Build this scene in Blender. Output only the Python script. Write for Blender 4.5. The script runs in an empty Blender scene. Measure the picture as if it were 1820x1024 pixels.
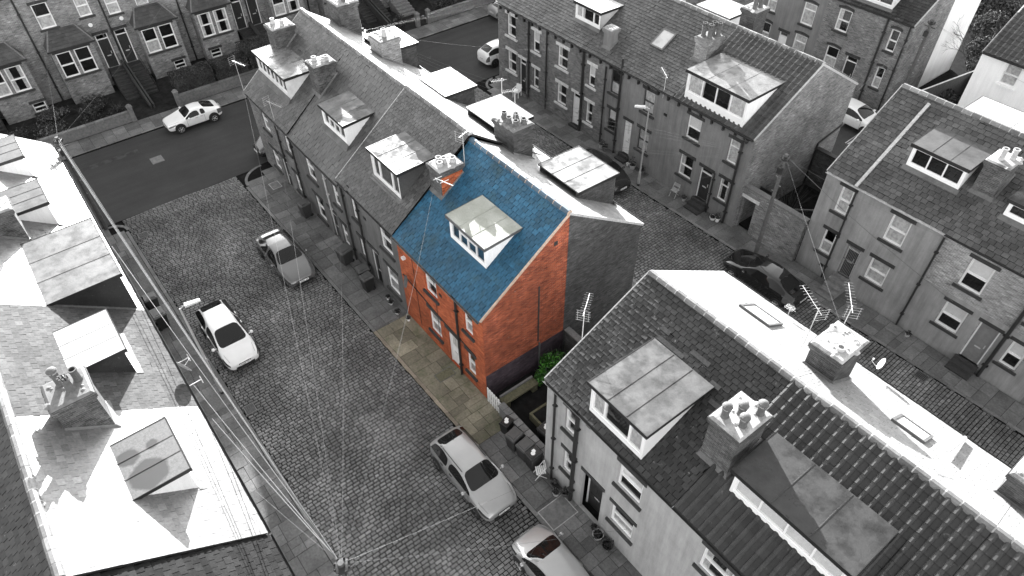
import bpy, bmesh, math, random
from mathutils import Vector, Matrix, noise
R = random.Random(7)
S = bpy.context.scene
COL = S.collection
PI = math.pi
# ------------------------------------------------------------------ camera
cd = bpy.data.cameras.new("camera"); cam = bpy.data.objects.new("camera", cd); COL.objects.link(cam)
cd.sensor_width = 36.0; cd.lens = 24.69; cd.clip_end = 2000; cd.clip_start = 0.1
cam.matrix_world = Matrix(((0.6129619, -0.55371584, 0.56362796, 0), (0.79002814, 0.43994358, -0.42697211, 0),
                           (-0.01154328, 0.70699958, 0.70711975, 27), (0, 0, 0, 1)))
S.camera = cam
# ------------------------------------------------------------------ light
SUN_EL = math.radians(13.2)
SUN_AZ = Vector((-2.2, 1.08))           # horizontal direction towards the sun
w = bpy.data.worlds.new("World"); S.world = w; w.use_nodes = True
wn = w.node_tree; wn.nodes.clear()
sky = wn.nodes.new("ShaderNodeTexSky"); sky.sky_type = 'NISHITA'; sky.sun_disc = False
sky.sun_elevation = SUN_EL; sky.sun_rotation = math.atan2(SUN_AZ.x, SUN_AZ.y)
bw = wn.nodes.new("ShaderNodeRGBToBW"); bg = wn.nodes.new("ShaderNodeBackground"); wo = wn.nodes.new("ShaderNodeOutputWorld")
bg.inputs[1].default_value = 0.15
wn.links.new(sky.outputs[0], bw.inputs[0]); wn.links.new(bw.outputs[0], bg.inputs[0]); wn.links.new(bg.outputs[0], wo.inputs[0])
sl = bpy.data.lights.new("sun", 'SUN'); sl.energy = 4.2; sl.angle = math.radians(0.5); sl.color = (1, 1, 1)
so = bpy.data.objects.new("sun", sl); COL.objects.link(so)
sd = Vector((SUN_AZ.x, SUN_AZ.y, SUN_AZ.length * math.tan(SUN_EL))).normalized()
so.rotation_euler = sd.to_track_quat('Z', 'Y').to_euler()
S.view_settings.view_transform = 'Standard'; S.view_settings.look = 'None'
S.view_settings.exposure = 2.7; S.view_settings.gamma = 1.0

# ------------------------------------------------------------------ materials
class NT:
    def __init__(s, name):
        s.m = bpy.data.materials.new(name); s.m.use_nodes = True; s.t = s.m.node_tree
        s.b = s.t.nodes['Principled BSDF']
    def n(s, typ, **k):
        a = s.t.nodes.new(typ)
        for kk, v in k.items(): setattr(a, kk, v)
        return a
    def l(s, a, b): s.t.links.new(a, b)
    def math(s, op, a, b=None, c=None):
        x = s.n('ShaderNodeMath', operation=op)
        for i, q in enumerate((a, b, c)):
            if q is None: continue
            if isinstance(q, (int, float)): x.inputs[i].default_value = q
            else: s.l(q, x.inputs[i])
        return x.outputs[0]
    def noise(s, vec, scale, detail=4, rough=.6):
        x = s.n('ShaderNodeTexNoise'); x.inputs['Scale'].default_value = scale; x.inputs['Detail'].default_value = detail
        x.inputs['Roughness'].default_value = rough
        if vec is not None: s.l(vec, x.inputs['Vector'])
        return x.outputs['Fac']
    def ramp(s, fac, stops):
        x = s.n('ShaderNodeValToRGB'); e = x.color_ramp.elements
        while len(e) < len(stops): e.new(.5)
        for i, (p, c) in enumerate(stops):
            e[i].position = p; e[i].color = (c, c, c, 1) if isinstance(c, (int, float)) else (*c, 1)
        s.l(fac, x.inputs[0]); return x.outputs[0]
    def mul(s, a, b, f=1.0):
        x = s.n('ShaderNodeMix', data_type='RGBA', blend_type='MULTIPLY'); x.inputs[0].default_value = f
        for i, q in ((6, a), (7, b)):
            if isinstance(q, tuple): x.inputs[i].default_value = (*q, 1)
            else: s.l(q, x.inputs[i])
        return x.outputs[2]
    def mix(s, f, a, b):
        x = s.n('ShaderNodeMix', data_type='RGBA')
        if isinstance(f, float): x.inputs[0].default_value = f
        else: s.l(f, x.inputs[0])
        for i, q in ((6, a), (7, b)):
            if isinstance(q, tuple): x.inputs[i].default_value = (*q, 1)
            else: s.l(q, x.inputs[i])
        return x.outputs[2]
    def bump(s, h, strength=.3, dist=.01):
        x = s.n('ShaderNodeBump'); x.inputs['Strength'].default_value = strength; x.inputs['Distance'].default_value = dist
        s.l(h, x.inputs['Height']); s.l(x.outputs[0], s.b.inputs['Normal'])
    def pos(s): return s.n('ShaderNodeNewGeometry').outputs['Position']
    def rnd(s): return s.n('ShaderNodeNewGeometry').outputs['Random Per Island']

def C3(c): return (c, c, c) if isinstance(c, (int, float)) else tuple(c)
def plain(name, col, rough=.6, metal=0., var=.25, scale=6., spec=.5, bump=0.):
    t = NT(name); c = C3(col)
    a = t.ramp(t.noise(t.pos(), scale), [(.3, 1 - var), (.7, 1 + var * .4)])
    t.l(t.mul(c, a), t.b.inputs['Base Color']); t.b.inputs['Roughness'].default_value = rough
    t.b.inputs['Metallic'].default_value = metal; t.b.inputs['Specular IOR Level'].default_value = spec
    if bump: t.bump(t.noise(t.pos(), scale * 5), bump, .02)
    return t.m
def island(name, col, lo=.6, hi=1.4, rough=.5, patch=.35, pscale=.5, fine=12., spec=.5, bump=.3, rvar=.15, light=None, stain=None):
    """surface made of separate pieces, each its own shade"""
    t = NT(name); c = C3(col); p = t.pos()
    a = t.ramp(t.rnd(), [(0, lo), (.5, (lo + hi) / 2), (.93, hi), (1, hi * 1.15)])
    b = t.ramp(t.noise(p, pscale, 3), [(.3, 1 - patch), (.7, 1 + patch)])
    f = t.ramp(t.noise(p, fine, 5, .7), [(.3, .72), (.7, 1.25)])
    col_ = t.mul(t.mul(t.mul(c, a), b), f)
    if light:      # lichen or pale specks
        q = t.ramp(t.noise(p, 4.5, 6, .75), [(.62, 0.), (.72, light)])
        col_ = t.mix(q, col_, (.35, .35, .35) if isinstance(col, (int, float)) else (.4, .42, .4))
    if stain:      # moss / dark patches
        q = t.ramp(t.noise(p, 1.1, 5, .7), [(.5, 0.), (.68, stain[0])])
        col_ = t.mix(q, col_, stain[1])
    t.l(col_, t.b.inputs['Base Color'])
    rr = t.math('ADD', t.math('MULTIPLY', t.noise(p, 1.3, 4), rvar * 2), rough - rvar)
    t.l(rr, t.b.inputs['Roughness']); t.b.inputs['Specular IOR Level'].default_value = spec
    if bump: t.bump(t.noise(p, 30, 4), bump, .01)
    return t.m
def wallmap(t):
    """u along the wall, v up, whatever way the wall faces"""
    tc = t.n('ShaderNodeTexCoord'); s1 = t.n('ShaderNodeSeparateXYZ'); s2 = t.n('ShaderNodeSeparateXYZ')
    t.l(tc.outputs['Object'], s1.inputs[0]); t.l(tc.outputs['Normal'], s2.inputs[0])
    ax = t.math('GREATER_THAN', t.math('ABSOLUTE', s2.outputs[0]), .5)
    u = t.math('ADD', t.math('MULTIPLY', s1.outputs[0], t.math('SUBTRACT', 1., ax)), t.math('MULTIPLY', s1.outputs[1], ax))
    c = t.n('ShaderNodeCombineXYZ'); t.l(u, c.inputs[0]); t.l(s1.outputs[2], c.inputs[1]); return c.outputs[0]
def brick(name, c1, c2, mortar, dirt=.35, specks=0., rough=.85, bw_=.225, rh=.075, ms=.009):
    t = NT(name); uv = wallmap(t); x = t.n('ShaderNodeTexBrick'); t.l(uv, x.inputs['Vector'])
    x.inputs['Scale'].default_value = 1; x.inputs['Brick Width'].default_value = bw_; x.inputs['Row Height'].default_value = rh
    x.inputs['Mortar Size'].default_value = ms; x.inputs['Mortar Smooth'].default_value = .3; x.inputs['Bias'].default_value = -.1
    x.inputs['Color1'].default_value = (*C3(c1), 1); x.inputs['Color2'].default_value = (*C3(c2), 1); x.inputs['Mortar'].default_value = (*C3(mortar), 1)
    # stretched cells give whole runs of darker and paler bricks
    mp = t.n('ShaderNodeMapping'); mp.inputs['Scale'].default_value = (4.4, 13.3, 1); t.l(uv, mp.inputs['Vector'])
    vo = t.n('ShaderNodeTexVoronoi'); vo.inputs['Scale'].default_value = 1.; t.l(mp.outputs[0], vo.inputs['Vector'])
    vv = t.n('ShaderNodeSeparateColor'); t.l(vo.outputs['Color'], vv.inputs[0])
    col = t.mul(x.outputs['Color'], t.ramp(vv.outputs[0], [(0, .62), (.12, .9), (.85, 1.06), (1, 1.4)]))
    col = t.mul(col, t.ramp(t.noise(t.pos(), 1.1, 5, .7), [(.3, 1 - dirt), (.68, 1 + dirt * .5)]))
    col = t.mul(col, t.ramp(t.noise(t.pos(), .35, 3, .6), [(.35, 1 - dirt * .6), (.65, 1.1)]))
    if specks:
        mp2 = t.n('ShaderNodeMapping'); mp2.inputs['Scale'].default_value = (5, 14, 1); t.l(uv, mp2.inputs['Vector'])
        q = t.ramp(t.noise(mp2.outputs[0], 1., 3, .7), [(.66, 0.), (.74, specks)])
        col = t.mix(q, col, (.55, .48, .42) if not isinstance(c1, (int, float)) else (.4, .4, .4))
    t.l(col, t.b.inputs['Base Color']); t.b.inputs['Roughness'].default_value = rough; t.b.inputs['Specular IOR Level'].default_value = .25
    t.bump(x.outputs['Fac'], .35, -.01); return t.m
def render_mat(name, c, dirt=.2, streak=.25, rough=.85):
    t = NT(name); uv = wallmap(t)
    mp = t.n('ShaderNodeMapping'); mp.inputs['Scale'].default_value = (3.5, .35, 1); t.l(uv, mp.inputs['Vector'])
    s = t.ramp(t.noise(mp.outputs[0], 1., 5, .65), [(.35, 1 - streak), (.65, 1.05)])
    a = t.ramp(t.noise(t.pos(), .8, 5, .65), [(.3, 1 - dirt), (.7, 1 + dirt * .4)])
    f = t.ramp(t.noise(t.pos(), 25, 4, .7), [(.3, .9), (.7, 1.07)])
    t.l(t.mul(t.mul(t.mul(C3(c), a), s), f), t.b.inputs['Base Color']); t.b.inputs['Roughness'].default_value = rough
    t.b.inputs['Specular IOR Level'].default_value = .2; t.bump(t.noise(t.pos(), 40, 4), .25, .01); return t.m
def felt(name, c, rough=.55, var=.35, warm=None):
    t = NT(name); p = t.pos()
    a = t.ramp(t.noise(p, 1.3, 6, .7), [(.3, 1 - var), (.5, 1.), (.72, 1 + var * .6)])
    f = t.ramp(t.noise(p, 22, 4, .7), [(.3, .85), (.7, 1.12)])
    t.l(t.mul(t.mul(C3(c), a), f), t.b.inputs['Base Color'])
    t.l(t.ramp(t.noise(p, 1.7, 3), [(.4, rough - .25), (.6, rough + .2)]), t.b.inputs['Roughness'])
    t.bump(t.noise(p, 9, 4), .25, .02); return t.m
def glass_mat(name, dark=.02):
    t = NT(name); g = t.n('ShaderNodeBsdfGlossy'); g.inputs['Roughness'].default_value = .02; g.inputs['Color'].default_value = (.9, .9, .9, 1)
    tr = t.n('ShaderNodeBsdfTransparent'); tr.inputs[0].default_value = (.96, .96, .96, 1)
    fr = t.n('ShaderNodeLayerWeight'); fr.inputs[0].default_value = .5
    mx = t.n('ShaderNodeMixShader'); t.l(t.math('ADD', t.math('MULTIPLY', t.math('POWER', fr.outputs['Facing'], 3.5), .85), .05), mx.inputs[0])
    t.l(tr.outputs[0], mx.inputs[1]); t.l(g.outputs[0], mx.inputs[2])
    t.l(mx.outputs[0], t.t.nodes['Material Output'].inputs[0]); return t.m

def asphalt_mat():
    t = NT('asphalt'); p = t.pos(); a = t.ramp(t.noise(p, .35, 5, .65), [(.3, .82), (.7, 1.12)]); f = t.ramp(t.noise(p, 60, 3, .8), [(.3, .7), (.7, 1.3)])
    mp = t.n('ShaderNodeMapping'); mp.inputs['Scale'].default_value = (1.6, .12, 1); t.l(p, mp.inputs['Vector']); s = t.ramp(t.noise(mp.outputs[0], 1., 3), [(.35, .9), (.65, 1.08)])
    t.l(t.mul(t.mul(t.mul(C3(.043), a), f), s), t.b.inputs['Base Color']); t.b.inputs['Roughness'].default_value = .9; t.b.inputs['Specular IOR Level'].default_value = .2; return t.m
MT = {}
def mk():
    m = MT
    m['slate'] = island('slate_grey', .058, .7, 1.3, .5, .35, .6, light=.4, spec=.4)
    m['slate_dark'] = island('slate_dark', .024, .6, 1.5, .55, .4, .7, light=.6, spec=.35)
    m['slate_mid'] = island('slate_mid', .058, .78, 1.2, .48, .3, .5, light=.2)
    m['slate_wet_glare'] = island('slate_sunlit_side', .14, .82, 1.18, .42, .2, .5, spec=.45, light=.0)  # paler than the shaded slopes: sun glare put into the slate colour
    m['slate_lit'] = island('slate_sunlit_rear', .24, .9, 1.1, .5, .1, .5, spec=.45)  # brightened copy for the rear slopes; their sunlight is in the colour
    m['slate_pale'] = island('slate_pale', .072, .8, 1.15, .85, .15, .5, spec=.12)
    m['slate_blue'] = island('slate_blue', (.019, .08, .14), .78, 1.18, .6, .22, .6, light=.12, stain=(.45, (.03, .055, .05)), spec=.25)
    m['pantile'] = island('pantile_dark', .02, .7, 1.3, .55, .35, .6, light=.3)
    m['pantile2'] = island('pantile_grey', .04, .75, 1.25, .55, .3, .6, light=.2)
    m['ridge'] = island('ridge_tile', .13, .6, 1.2, .6, .3, .8, light=.4)
    m['ridge_blue'] = island('ridge_tile_blue', (.05, .09, .13), .6, 1.2, .6, .3, .8, light=.3)
    m['mortar'] = plain('mortar_pale', .42, .9, var=.35, scale=9)
    m['mortar_tan'] = plain('mortar_tan', (.5, .38, .3), .9, var=.35, scale=9)
    m['brick'] = brick('brick_grey', .14, .25, .3)
    m['brick_mid'] = brick('brick_mid', .12, .2, .24, .3, .15)
    m['brick_stack'] = brick('brick_stack', .06, .12, .15, .45, .35)
    m['brick_dark'] = brick('brick_dark', .05, .085, .11, .4, .25)
    m['brick_rear'] = brick('brick_gable_grey', .055, .1, .085, .3, .15)
    m['brick_pale'] = brick('brick_pale', .2, .32, .42, .25)
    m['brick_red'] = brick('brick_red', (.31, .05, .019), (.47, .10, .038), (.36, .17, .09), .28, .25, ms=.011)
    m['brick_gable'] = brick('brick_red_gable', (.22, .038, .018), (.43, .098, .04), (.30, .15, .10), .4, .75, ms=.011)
    m['plinth'] = brick('plinth_purple', (.045, .034, .045), (.07, .05, .062), (.06, .05, .055), .35, .08)
    m['rend_pale'] = render_mat('render_pale', .38, .18, .18)
    m['rend'] = render_mat('render_grey', .215)
    m['rend2'] = render_mat('render_grey_warm', .3)
    m['rend_dark'] = render_mat('render_dark', .15)
    m['white_wall'] = render_mat('whitewash', .86, .06, .06)
    m['white'] = plain('white_upvc', .8, .35, var=.06, scale=2)
    m['white_dirty'] = plain('white_board', .68, .6, var=.2, scale=3)
    m['stone_dark'] = plain('stone_dark', .035, .8, var=.4)
    m['stone_white'] = plain('stone_painted_white', .62, .8, var=.25)
    m['stone'] = plain('stone_grey', .16, .85, var=.35, bump=.3)
    m['black'] = plain('black_plastic', .018, .4, var=.3)
    m['iron'] = plain('black_iron', .022, .5, var=.3)
    m['gutter'] = plain('gutter_grey', .10, .5, var=.3)
    m['pipe_pale'] = plain('pipe_pale', .5, .5, var=.3)
    m['pot'] = plain('clay_pot', .10, .8, var=.3)
    m['pot_pale'] = plain('clay_pot_pale', .42, .8, var=.3)
    m['flaunch'] = felt('chimney_flaunching', .3, .9, .7); m['lead'] = felt('lead', .10, .6, .4)
    m['felt_pale'] = felt('felt_pale', .12, .8, .5); m['felt_mid'] = felt('felt_mid', .065, .6, .5); m['felt_dark'] = felt('felt_dark', .024, .5, .6)
    m['felt_wet'] = felt('felt_wet', .15, .35, .6); m['felt_cream'] = felt('felt_cream', (.26, .27, .24), .7, .15)
    m['felt_grass'] = felt('felt_mossy', .072, .9, .5); m['felt_white'] = felt('felt_white', .45, .6, .25)
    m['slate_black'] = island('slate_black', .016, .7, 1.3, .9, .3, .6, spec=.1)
    t = NT('felt_puddled'); p = t.pos(); base = t.mul(C3(.10), t.ramp(t.noise(p, 14, 6, .8), [(.3, .6), (.7, 1.5)])); k = None
    for cx, cy, r in ((-16.1, -2.15, .62), (-17.1, -2.5, .38), (-17.15, -1.7, .22)):
        v = t.n('ShaderNodeVectorMath', operation='DISTANCE'); v.inputs[1].default_value = (cx, cy, 7.56); t.l(p, v.inputs[0])
        q = t.ramp(t.math('ADD', v.outputs['Value'], t.math('MULTIPLY', t.noise(p, 2.5, 3), .3)), [(r + .06, 1.), (r + .16, 0.)]); k = q if k is None else t.math('MAXIMUM', k, q)
    t.l(t.mix(k, base, (.028, .028, .028)), t.b.inputs['Base Color']); t.b.inputs['Roughness'].default_value = .7; m['felt_puddle'] = t.m
    m['glass'] = glass_mat('window_glass')
    m['curtain'] = plain('curtain', .6, .9, var=.4, scale=5); m['blind'] = plain('blind', .75, .7, var=.08)
    m['room'] = plain('room_dark', .02, 1., var=.3)
    m['door_dark'] = plain('door_dark', .03, .4, var=.3); m['door_white'] = plain('door_white', .8, .4, var=.08)
    m['door_grey'] = plain('door_grey', .2, .45, var=.15); m['brown'] = plain('frame_brown', .05, .5)
    m['steel'] = plain('galvanised', .42, .4, .3, var=.2); m['alu'] = plain('aluminium', .55, .45, .2, var=.1)
    m['wire'] = plain('cable_pale', .10, .5, var=.1); m['wire_dark'] = plain('cable_grey', .2, .5, var=.1)
    m['wood'] = plain('pole_timber', .10, .85, var=.4, scale=8); m['wood_white'] = plain('white_timber', .75, .6, var=.15)
    m['wood_pale'] = plain('pale_timber', .2, .8, var=.3)
    m['asphalt'] = asphalt_mat(); m['asphalt_patch'] = felt('asphalt_patch', .026, .9, .3)
    m['soil'] = plain('yard_ground', .02, 1., var=.5, spec=.05, scale=2); m['soil2'] = plain('garden_soil', .03, 1., var=.5, spec=.05, scale=2)
    m['bed'] = plain('sett_bedding', .012, 1., var=.3, spec=.05)
    m['sett'] = island('sett_stone', .15, .76, 1.22, .65, .42, .3, 14, spec=.25, stain=(.45, (.045, .045, .045)))
    m['flag'] = island('flagstone', .125, .75, 1.22, .75, .3, .7, 10, spec=.25)
    m['flag_warm'] = island('flagstone_warm', (.19, .175, .135), .72, 1.2, .8, .25, .7, 10, spec=.25, stain=(.6, (.055, .075, .03)))
    m['kerb'] = island('kerb_stone', .14, .8, 1.25, .75, .25, .7, 10, spec=.25)
    m['kerb_warm'] = island('kerb_stone_warm', (.2, .175, .14), .7, 1.25, .75, .25, .7, 10, spec=.25)
    m['bin'] = plain('bin_plastic', .04, .45, var=.2); m['bin_dark'] = plain('bin_plastic_black', .018, .4, var=.2); m['bin_lid'] = plain('bin_lid', .07, .4, var=.15)
    m['paper'] = plain('white_sticker', .8, .6, var=.1)
    m['leaf'] = island('leaf_dark', .045, .4, 1.7, .9, .4, 1., bump=0, spec=.1); m['leaf_green'] = island('leaf_green', (.03, .115, .012), .3, 1.9, .5, .2, 1., bump=0)
    m['leaf_pale'] = island('leaf_pale', .08, .4, 1.8, .9, .4, 1., bump=0, spec=.1)
    m['bark'] = plain('bark', .06, .9, var=.4); m['moss_stone'] = plain('mossy_stone', (.13, .125, .08), .9, var=.4, scale=10)
    for n, c, r in (('white', .78, .25), ('silver', .33, .3), ('grey', .13, .25), ('black', .006, .08), ('dark', .03, .2), ('pale', .33, .28)):
        t = NT('car_paint_' + n); t.l(t.mul(C3(c), t.ramp(t.noise(t.pos(), 1.5), [(.3, .94), (.7, 1.03)])), t.b.inputs['Base Color'])
        t.b.inputs['Roughness'].default_value = r; t.b.inputs['Metallic'].default_value = 0.0 if n in ('white', 'black') else .35
        t.b.inputs['Coat Weight'].default_value = 1.0; t.b.inputs['Coat Roughness'].default_value = .04; m['car_' + n] = t.m
    m['car_glass'] = plain('car_glass', .01, .03, var=.1, spec=.45); m['tyre'] = plain('tyre', .015, .8, var=.2)
    m['rim'] = plain('alloy_rim', .5, .3, .6, var=.1); m['lamp'] = plain('headlamp', .10, .05, .5, var=.4); m['tail'] = plain('tail_lamp', .12, .1, var=.2)
    m['trim'] = plain('car_trim', .012, .5, var=.1)
mk()

# ------------------------------------------------------------------ mesh helpers
class M:
    def __init__(s): s.v = []; s.f = []; s.m = []
    def add(s, vs, fs, mi=0):
        o = len(s.v); s.v += [tuple(p) for p in vs]; s.f += [tuple(o + i for i in f) for f in fs]; s.m += [mi] * len(fs)
        return s
    def q(s, a, b, c, d, mi=0): return s.add((a, b, c, d), ((0, 1, 2, 3),), mi)
    def box(s, x0, x1, y0, y1, z0, z1, mi=0):
        return s.add([(x, y, z) for z in (z0, z1) for y in (y0, y1) for x in (x0, x1)],
                     ((0, 2, 3, 1), (4, 5, 7, 6), (0, 1, 5, 4), (2, 6, 7, 3), (0, 4, 6, 2), (1, 3, 7, 5)), mi)
    def hexa(s, b, t, mi=0):      # bottom ring, top ring (lists of n points)
        n = len(b)
        return s.add(list(b) + list(t), [tuple(range(n - 1, -1, -1)), tuple(range(n, 2 * n))] + [(i, (i + 1) % n, n + (i + 1) % n, n + i) for i in range(n)], mi)
    def prism(s, pts, d, mi=0):   # polygon + offset vector
        return s.hexa(pts, [tuple(p[k] + d[k] for k in range(3)) for p in pts], mi)
    def tube(s, pts, r, n=6, mi=0, r2=None):
        pts = [Vector(p) for p in pts]; rings = []
        for i, p in enumerate(pts):
            d = (pts[min(i + 1, len(pts) - 1)] - pts[max(i - 1, 0)]).normalized()
            a = d.orthogonal().normalized() if abs(d.z) > .99 else d.cross(Vector((0, 0, 1))).normalized()
            b = d.cross(a); rr = r if r2 is None else r + (r2 - r) * i / (len(pts) - 1)
            rings.append([p + (a * math.cos(t) + b * math.sin(t)) * rr for t in [2 * PI * k / n for k in range(n)]])
        vs = [v for g in rings for v in g]; fs = []
        for i in range(len(pts) - 1):
            for k in range(n): fs.append((i * n + k, i * n + (k + 1) % n, (i + 1) * n + (k + 1) % n, (i + 1) * n + k))
        fs += [tuple(range(n - 1, -1, -1)), tuple((len(pts) - 1) * n + k for k in range(n))]
        return s.add(vs, fs, mi)
    def lathe(s, prof, c=(0, 0, 0), n=12, mi=0, axis='z', cap=True):
        vs = []
        for r, h in prof:
            for k in range(n):
                t = 2 * PI * k / n; u, v_ = r * math.cos(t), r * math.sin(t)
                vs.append((c[0] + u, c[1] + v_, c[2] + h) if axis == 'z' else (c[0] + u, c[1] + h, c[2] + v_))
        fs = [(i * n + k, i * n + (k + 1) % n, (i + 1) * n + (k + 1) % n, (i + 1) * n + k) for i in range(len(prof) - 1) for k in range(n)]
        if cap: fs += [tuple(range(n - 1, -1, -1)), tuple((len(prof) - 1) * n + k for k in range(n))]
        return s.add(vs, fs, mi)
def obj(name, mb, mat, parent=None, smooth=False, loc=None):
    me = bpy.data.meshes.new(name); me.from_pydata(mb.v, [], mb.f)
    for k in (mat if isinstance(mat, (list, tuple)) else [mat]): me.materials.append(MT[k])
    if any(mb.m): me.polygons.foreach_set('material_index', mb.m)
    if smooth: me.polygons.foreach_set('use_smooth', [True] * len(mb.f))
    me.update()
    o = bpy.data.objects.new(name, me); COL.objects.link(o)
    if parent: o.parent = parent
    if loc: o.location = loc
    return o
def thing(name, label, cat, loc=(0, 0, 0), rot=0., group=None):
    o = bpy.data.objects.new(name, None); COL.objects.link(o); o.empty_display_size = .3
    o.location = loc; o.rotation_euler = (0, 0, rot); tag(o, label, cat, group); return o
def tag(o, label, cat, group=None):
    o['label'] = label; o['category'] = cat
    if group: o['group'] = group
    return o
def struct(name, mb, mat, kind='structure'):
    o = obj(name, mb, mat); o['kind'] = kind; return o
def dup(root, loc, rot, label, group=None):
    r = root.copy(); COL.objects.link(r); r.location = loc; r.rotation_euler = (0, 0, rot); r['label'] = label
    if group: r['group'] = group
    for ch in root.children:
        c = ch.copy(); COL.objects.link(c); c.parent = r
        for g in ch.children:
            d = g.copy(); COL.objects.link(d); d.parent = c
    return r

# ------------------------------------------------------------------ roofs
def plane(x0, ya, za, yb, zb):
    sl = math.hypot(yb - ya, zb - za); dy, dz = (yb - ya) / sl, (zb - za) / sl
    ny, nz = -dz, dy
    if nz < 0: ny, nz = -ny, -nz
    def P(u, v, h=0.): return (x0 + u, ya + dy * v + ny * h, za + dz * v + nz * h)
    return P, sl
def slates(mb, x0, x1, ya, za, yb, zb, w=.28, g=.215, th=.022, skip=(), rnd=R, gap=.01):
    P, sl = plane(x0, ya, za, yb, zb); W = x1 - x0
    nr = max(1, int(sl / g)); g = sl / nr
    mb.add([P(0, 0), P(W, 0), P(W, sl), P(0, sl), P(0, 0, -.09), P(W, 0, -.09), P(W, sl, -.09), P(0, sl, -.09)],
           ((0, 1, 2, 3), (4, 7, 6, 5), (0, 4, 5, 1), (1, 5, 6, 2), (0, 3, 7, 4)), 1)
    for r in range(nr):
        u = -w * (.5 if r % 2 else 0.) - rnd.random() * .02
        v0 = r * g - (.03 if r == 0 else 0)
        vv = v0
        while u < W:
            v0 = vv; a, b = max(0, u + gap), min(W, u + w - gap); u += w * (1 + (rnd.random() - .5) * .05)
            if b - a < .04: continue
            cx, cy = x0 + (a + b) / 2, ya + (yb - ya) * (v0 + g / 2) / sl
            if rnd.random() < .006: v0 -= .05
            if any(s[0] < cx < s[1] and s[2] < cy < s[3] for s in skip): continue
            dv = (rnd.random() - .5) * .022; h = th + rnd.random() * .011; h2 = h + (rnd.random() - .5) * .012
            e = v0 + g + .02
            vs = [P(a, v0 + dv, .002), P(b, v0 + dv, .002), P(a, v0 + dv, h), P(b, v0 + dv, h2), P(a, e, .004), P(b, e, .004)]
            mb.add(vs, ((0, 1, 3, 2), (2, 3, 5, 4), (0, 2, 4), (1, 5, 3)))
def pantiles(mb, x0, x1, ya, za, yb, zb, w=.33, g=.34, skip=()):
    P, sl = plane(x0, ya, za, yb, zb); W = x1 - x0; nr = max(1, int(sl / g)); g = sl / nr; nt = max(1, round(W / w)); w = W / nt
    mb.add([P(0, 0), P(W, 0), P(W, sl), P(0, sl), P(0, 0, -.09), P(W, 0, -.09), P(W, sl, -.09), P(0, sl, -.09)],
           ((0, 1, 2, 3), (4, 7, 6, 5), (0, 4, 5, 1), (1, 5, 6, 2), (0, 3, 7, 4)))
    prof = [(0, .0), (.12, .06), (.3, .075), (.45, .05), (.55, .012), (.8, .004), (1., .0)]
    for r in range(nr):
        for k in range(nt):
            cx, cy = x0 + (k + .5) * w, ya + (yb - ya) * (r + .5) * g / sl
            if any(s[0] < cx < s[1] and s[2] < cy < s[3] for s in skip): continue
            j = R.random() * .006; vs = []; n = len(prof)
            for (u, h) in prof:
                vs += [P((k + u) * w, r * g - .02, .0), P((k + u) * w, r * g - .02, h + .03 + j), P((k + u) * w, (r + 1) * g + .01, h + .006)]
            fs = []
            for i in range(n - 1):
                fs += [(3 * i, 3 * i + 3, 3 * i + 4, 3 * i + 1), (3 * i + 1, 3 * i + 4, 3 * i + 5, 3 * i + 2)]
            mb.add(vs, fs)
def ridge(root, x0, x1, y, z, mat='ridge', mort='mortar', L=.45):
    mb = M(); n = max(1, round((x1 - x0) / L)); L = (x1 - x0) / n; c = 0
    for i in range(n):
        a, b = x0 + i * L + .02, x0 + (i + 1) * L - .02; j = (R.random() - .5) * .02
        pr = [(-.15, -.10), (-.12, .0), (-.05, .055), (.05, .055), (.12, .0), (.15, -.10)]
        mb.hexa([(a, y + p, z + q + j) for p, q in pr], [(b, y + p, z + q + j) for p, q in pr], 0)
        mb.hexa([(b, y + p * .94, z + q * .9) for p, q in pr], [(b + .045, y + p * .94, z + q * .9) for p, q in pr], 1)
    obj('ridge_tiles', mb, [mat, mort], root)

# ------------------------------------------------------------------ house parts (local frame: front wall at y=0 facing -y)
def wall_front(mb, W, H, ops, y0=0.0, depth=.16, zb=-.3, mi=0):
    xs = sorted({0., W} | {v for o in ops for v in (o[0], o[1])}); zs = sorted({zb, H} | {v for o in ops for v in (o[2], o[3])})
    for i in range(len(xs) - 1):
        for k in range(len(zs) - 1):
            cx, cz = (xs[i] + xs[i + 1]) / 2, (zs[k] + zs[k + 1]) / 2
            if any(o[0] < cx < o[1] and o[2] < cz < o[3] for o in ops): continue
            mb.q((xs[i], y0, zs[k]), (xs[i + 1], y0, zs[k]), (xs[i + 1], y0, zs[k + 1]), (xs[i], y0, zs[k + 1]), mi)
    for a, b, c, d in ops:
        e = y0 + depth
        mb.q((a, y0, c), (a, y0, d), (a, e, d), (a, e, c), mi); mb.q((b, y0, c), (b, e, c), (b, e, d), (b, y0, d), mi)
        mb.q((a, y0, d), (b, y0, d), (b, e, d), (a, e, d), mi); mb.q((a, y0, c), (a, e, c), (b, e, c), (b, y0, c), mi)
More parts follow.
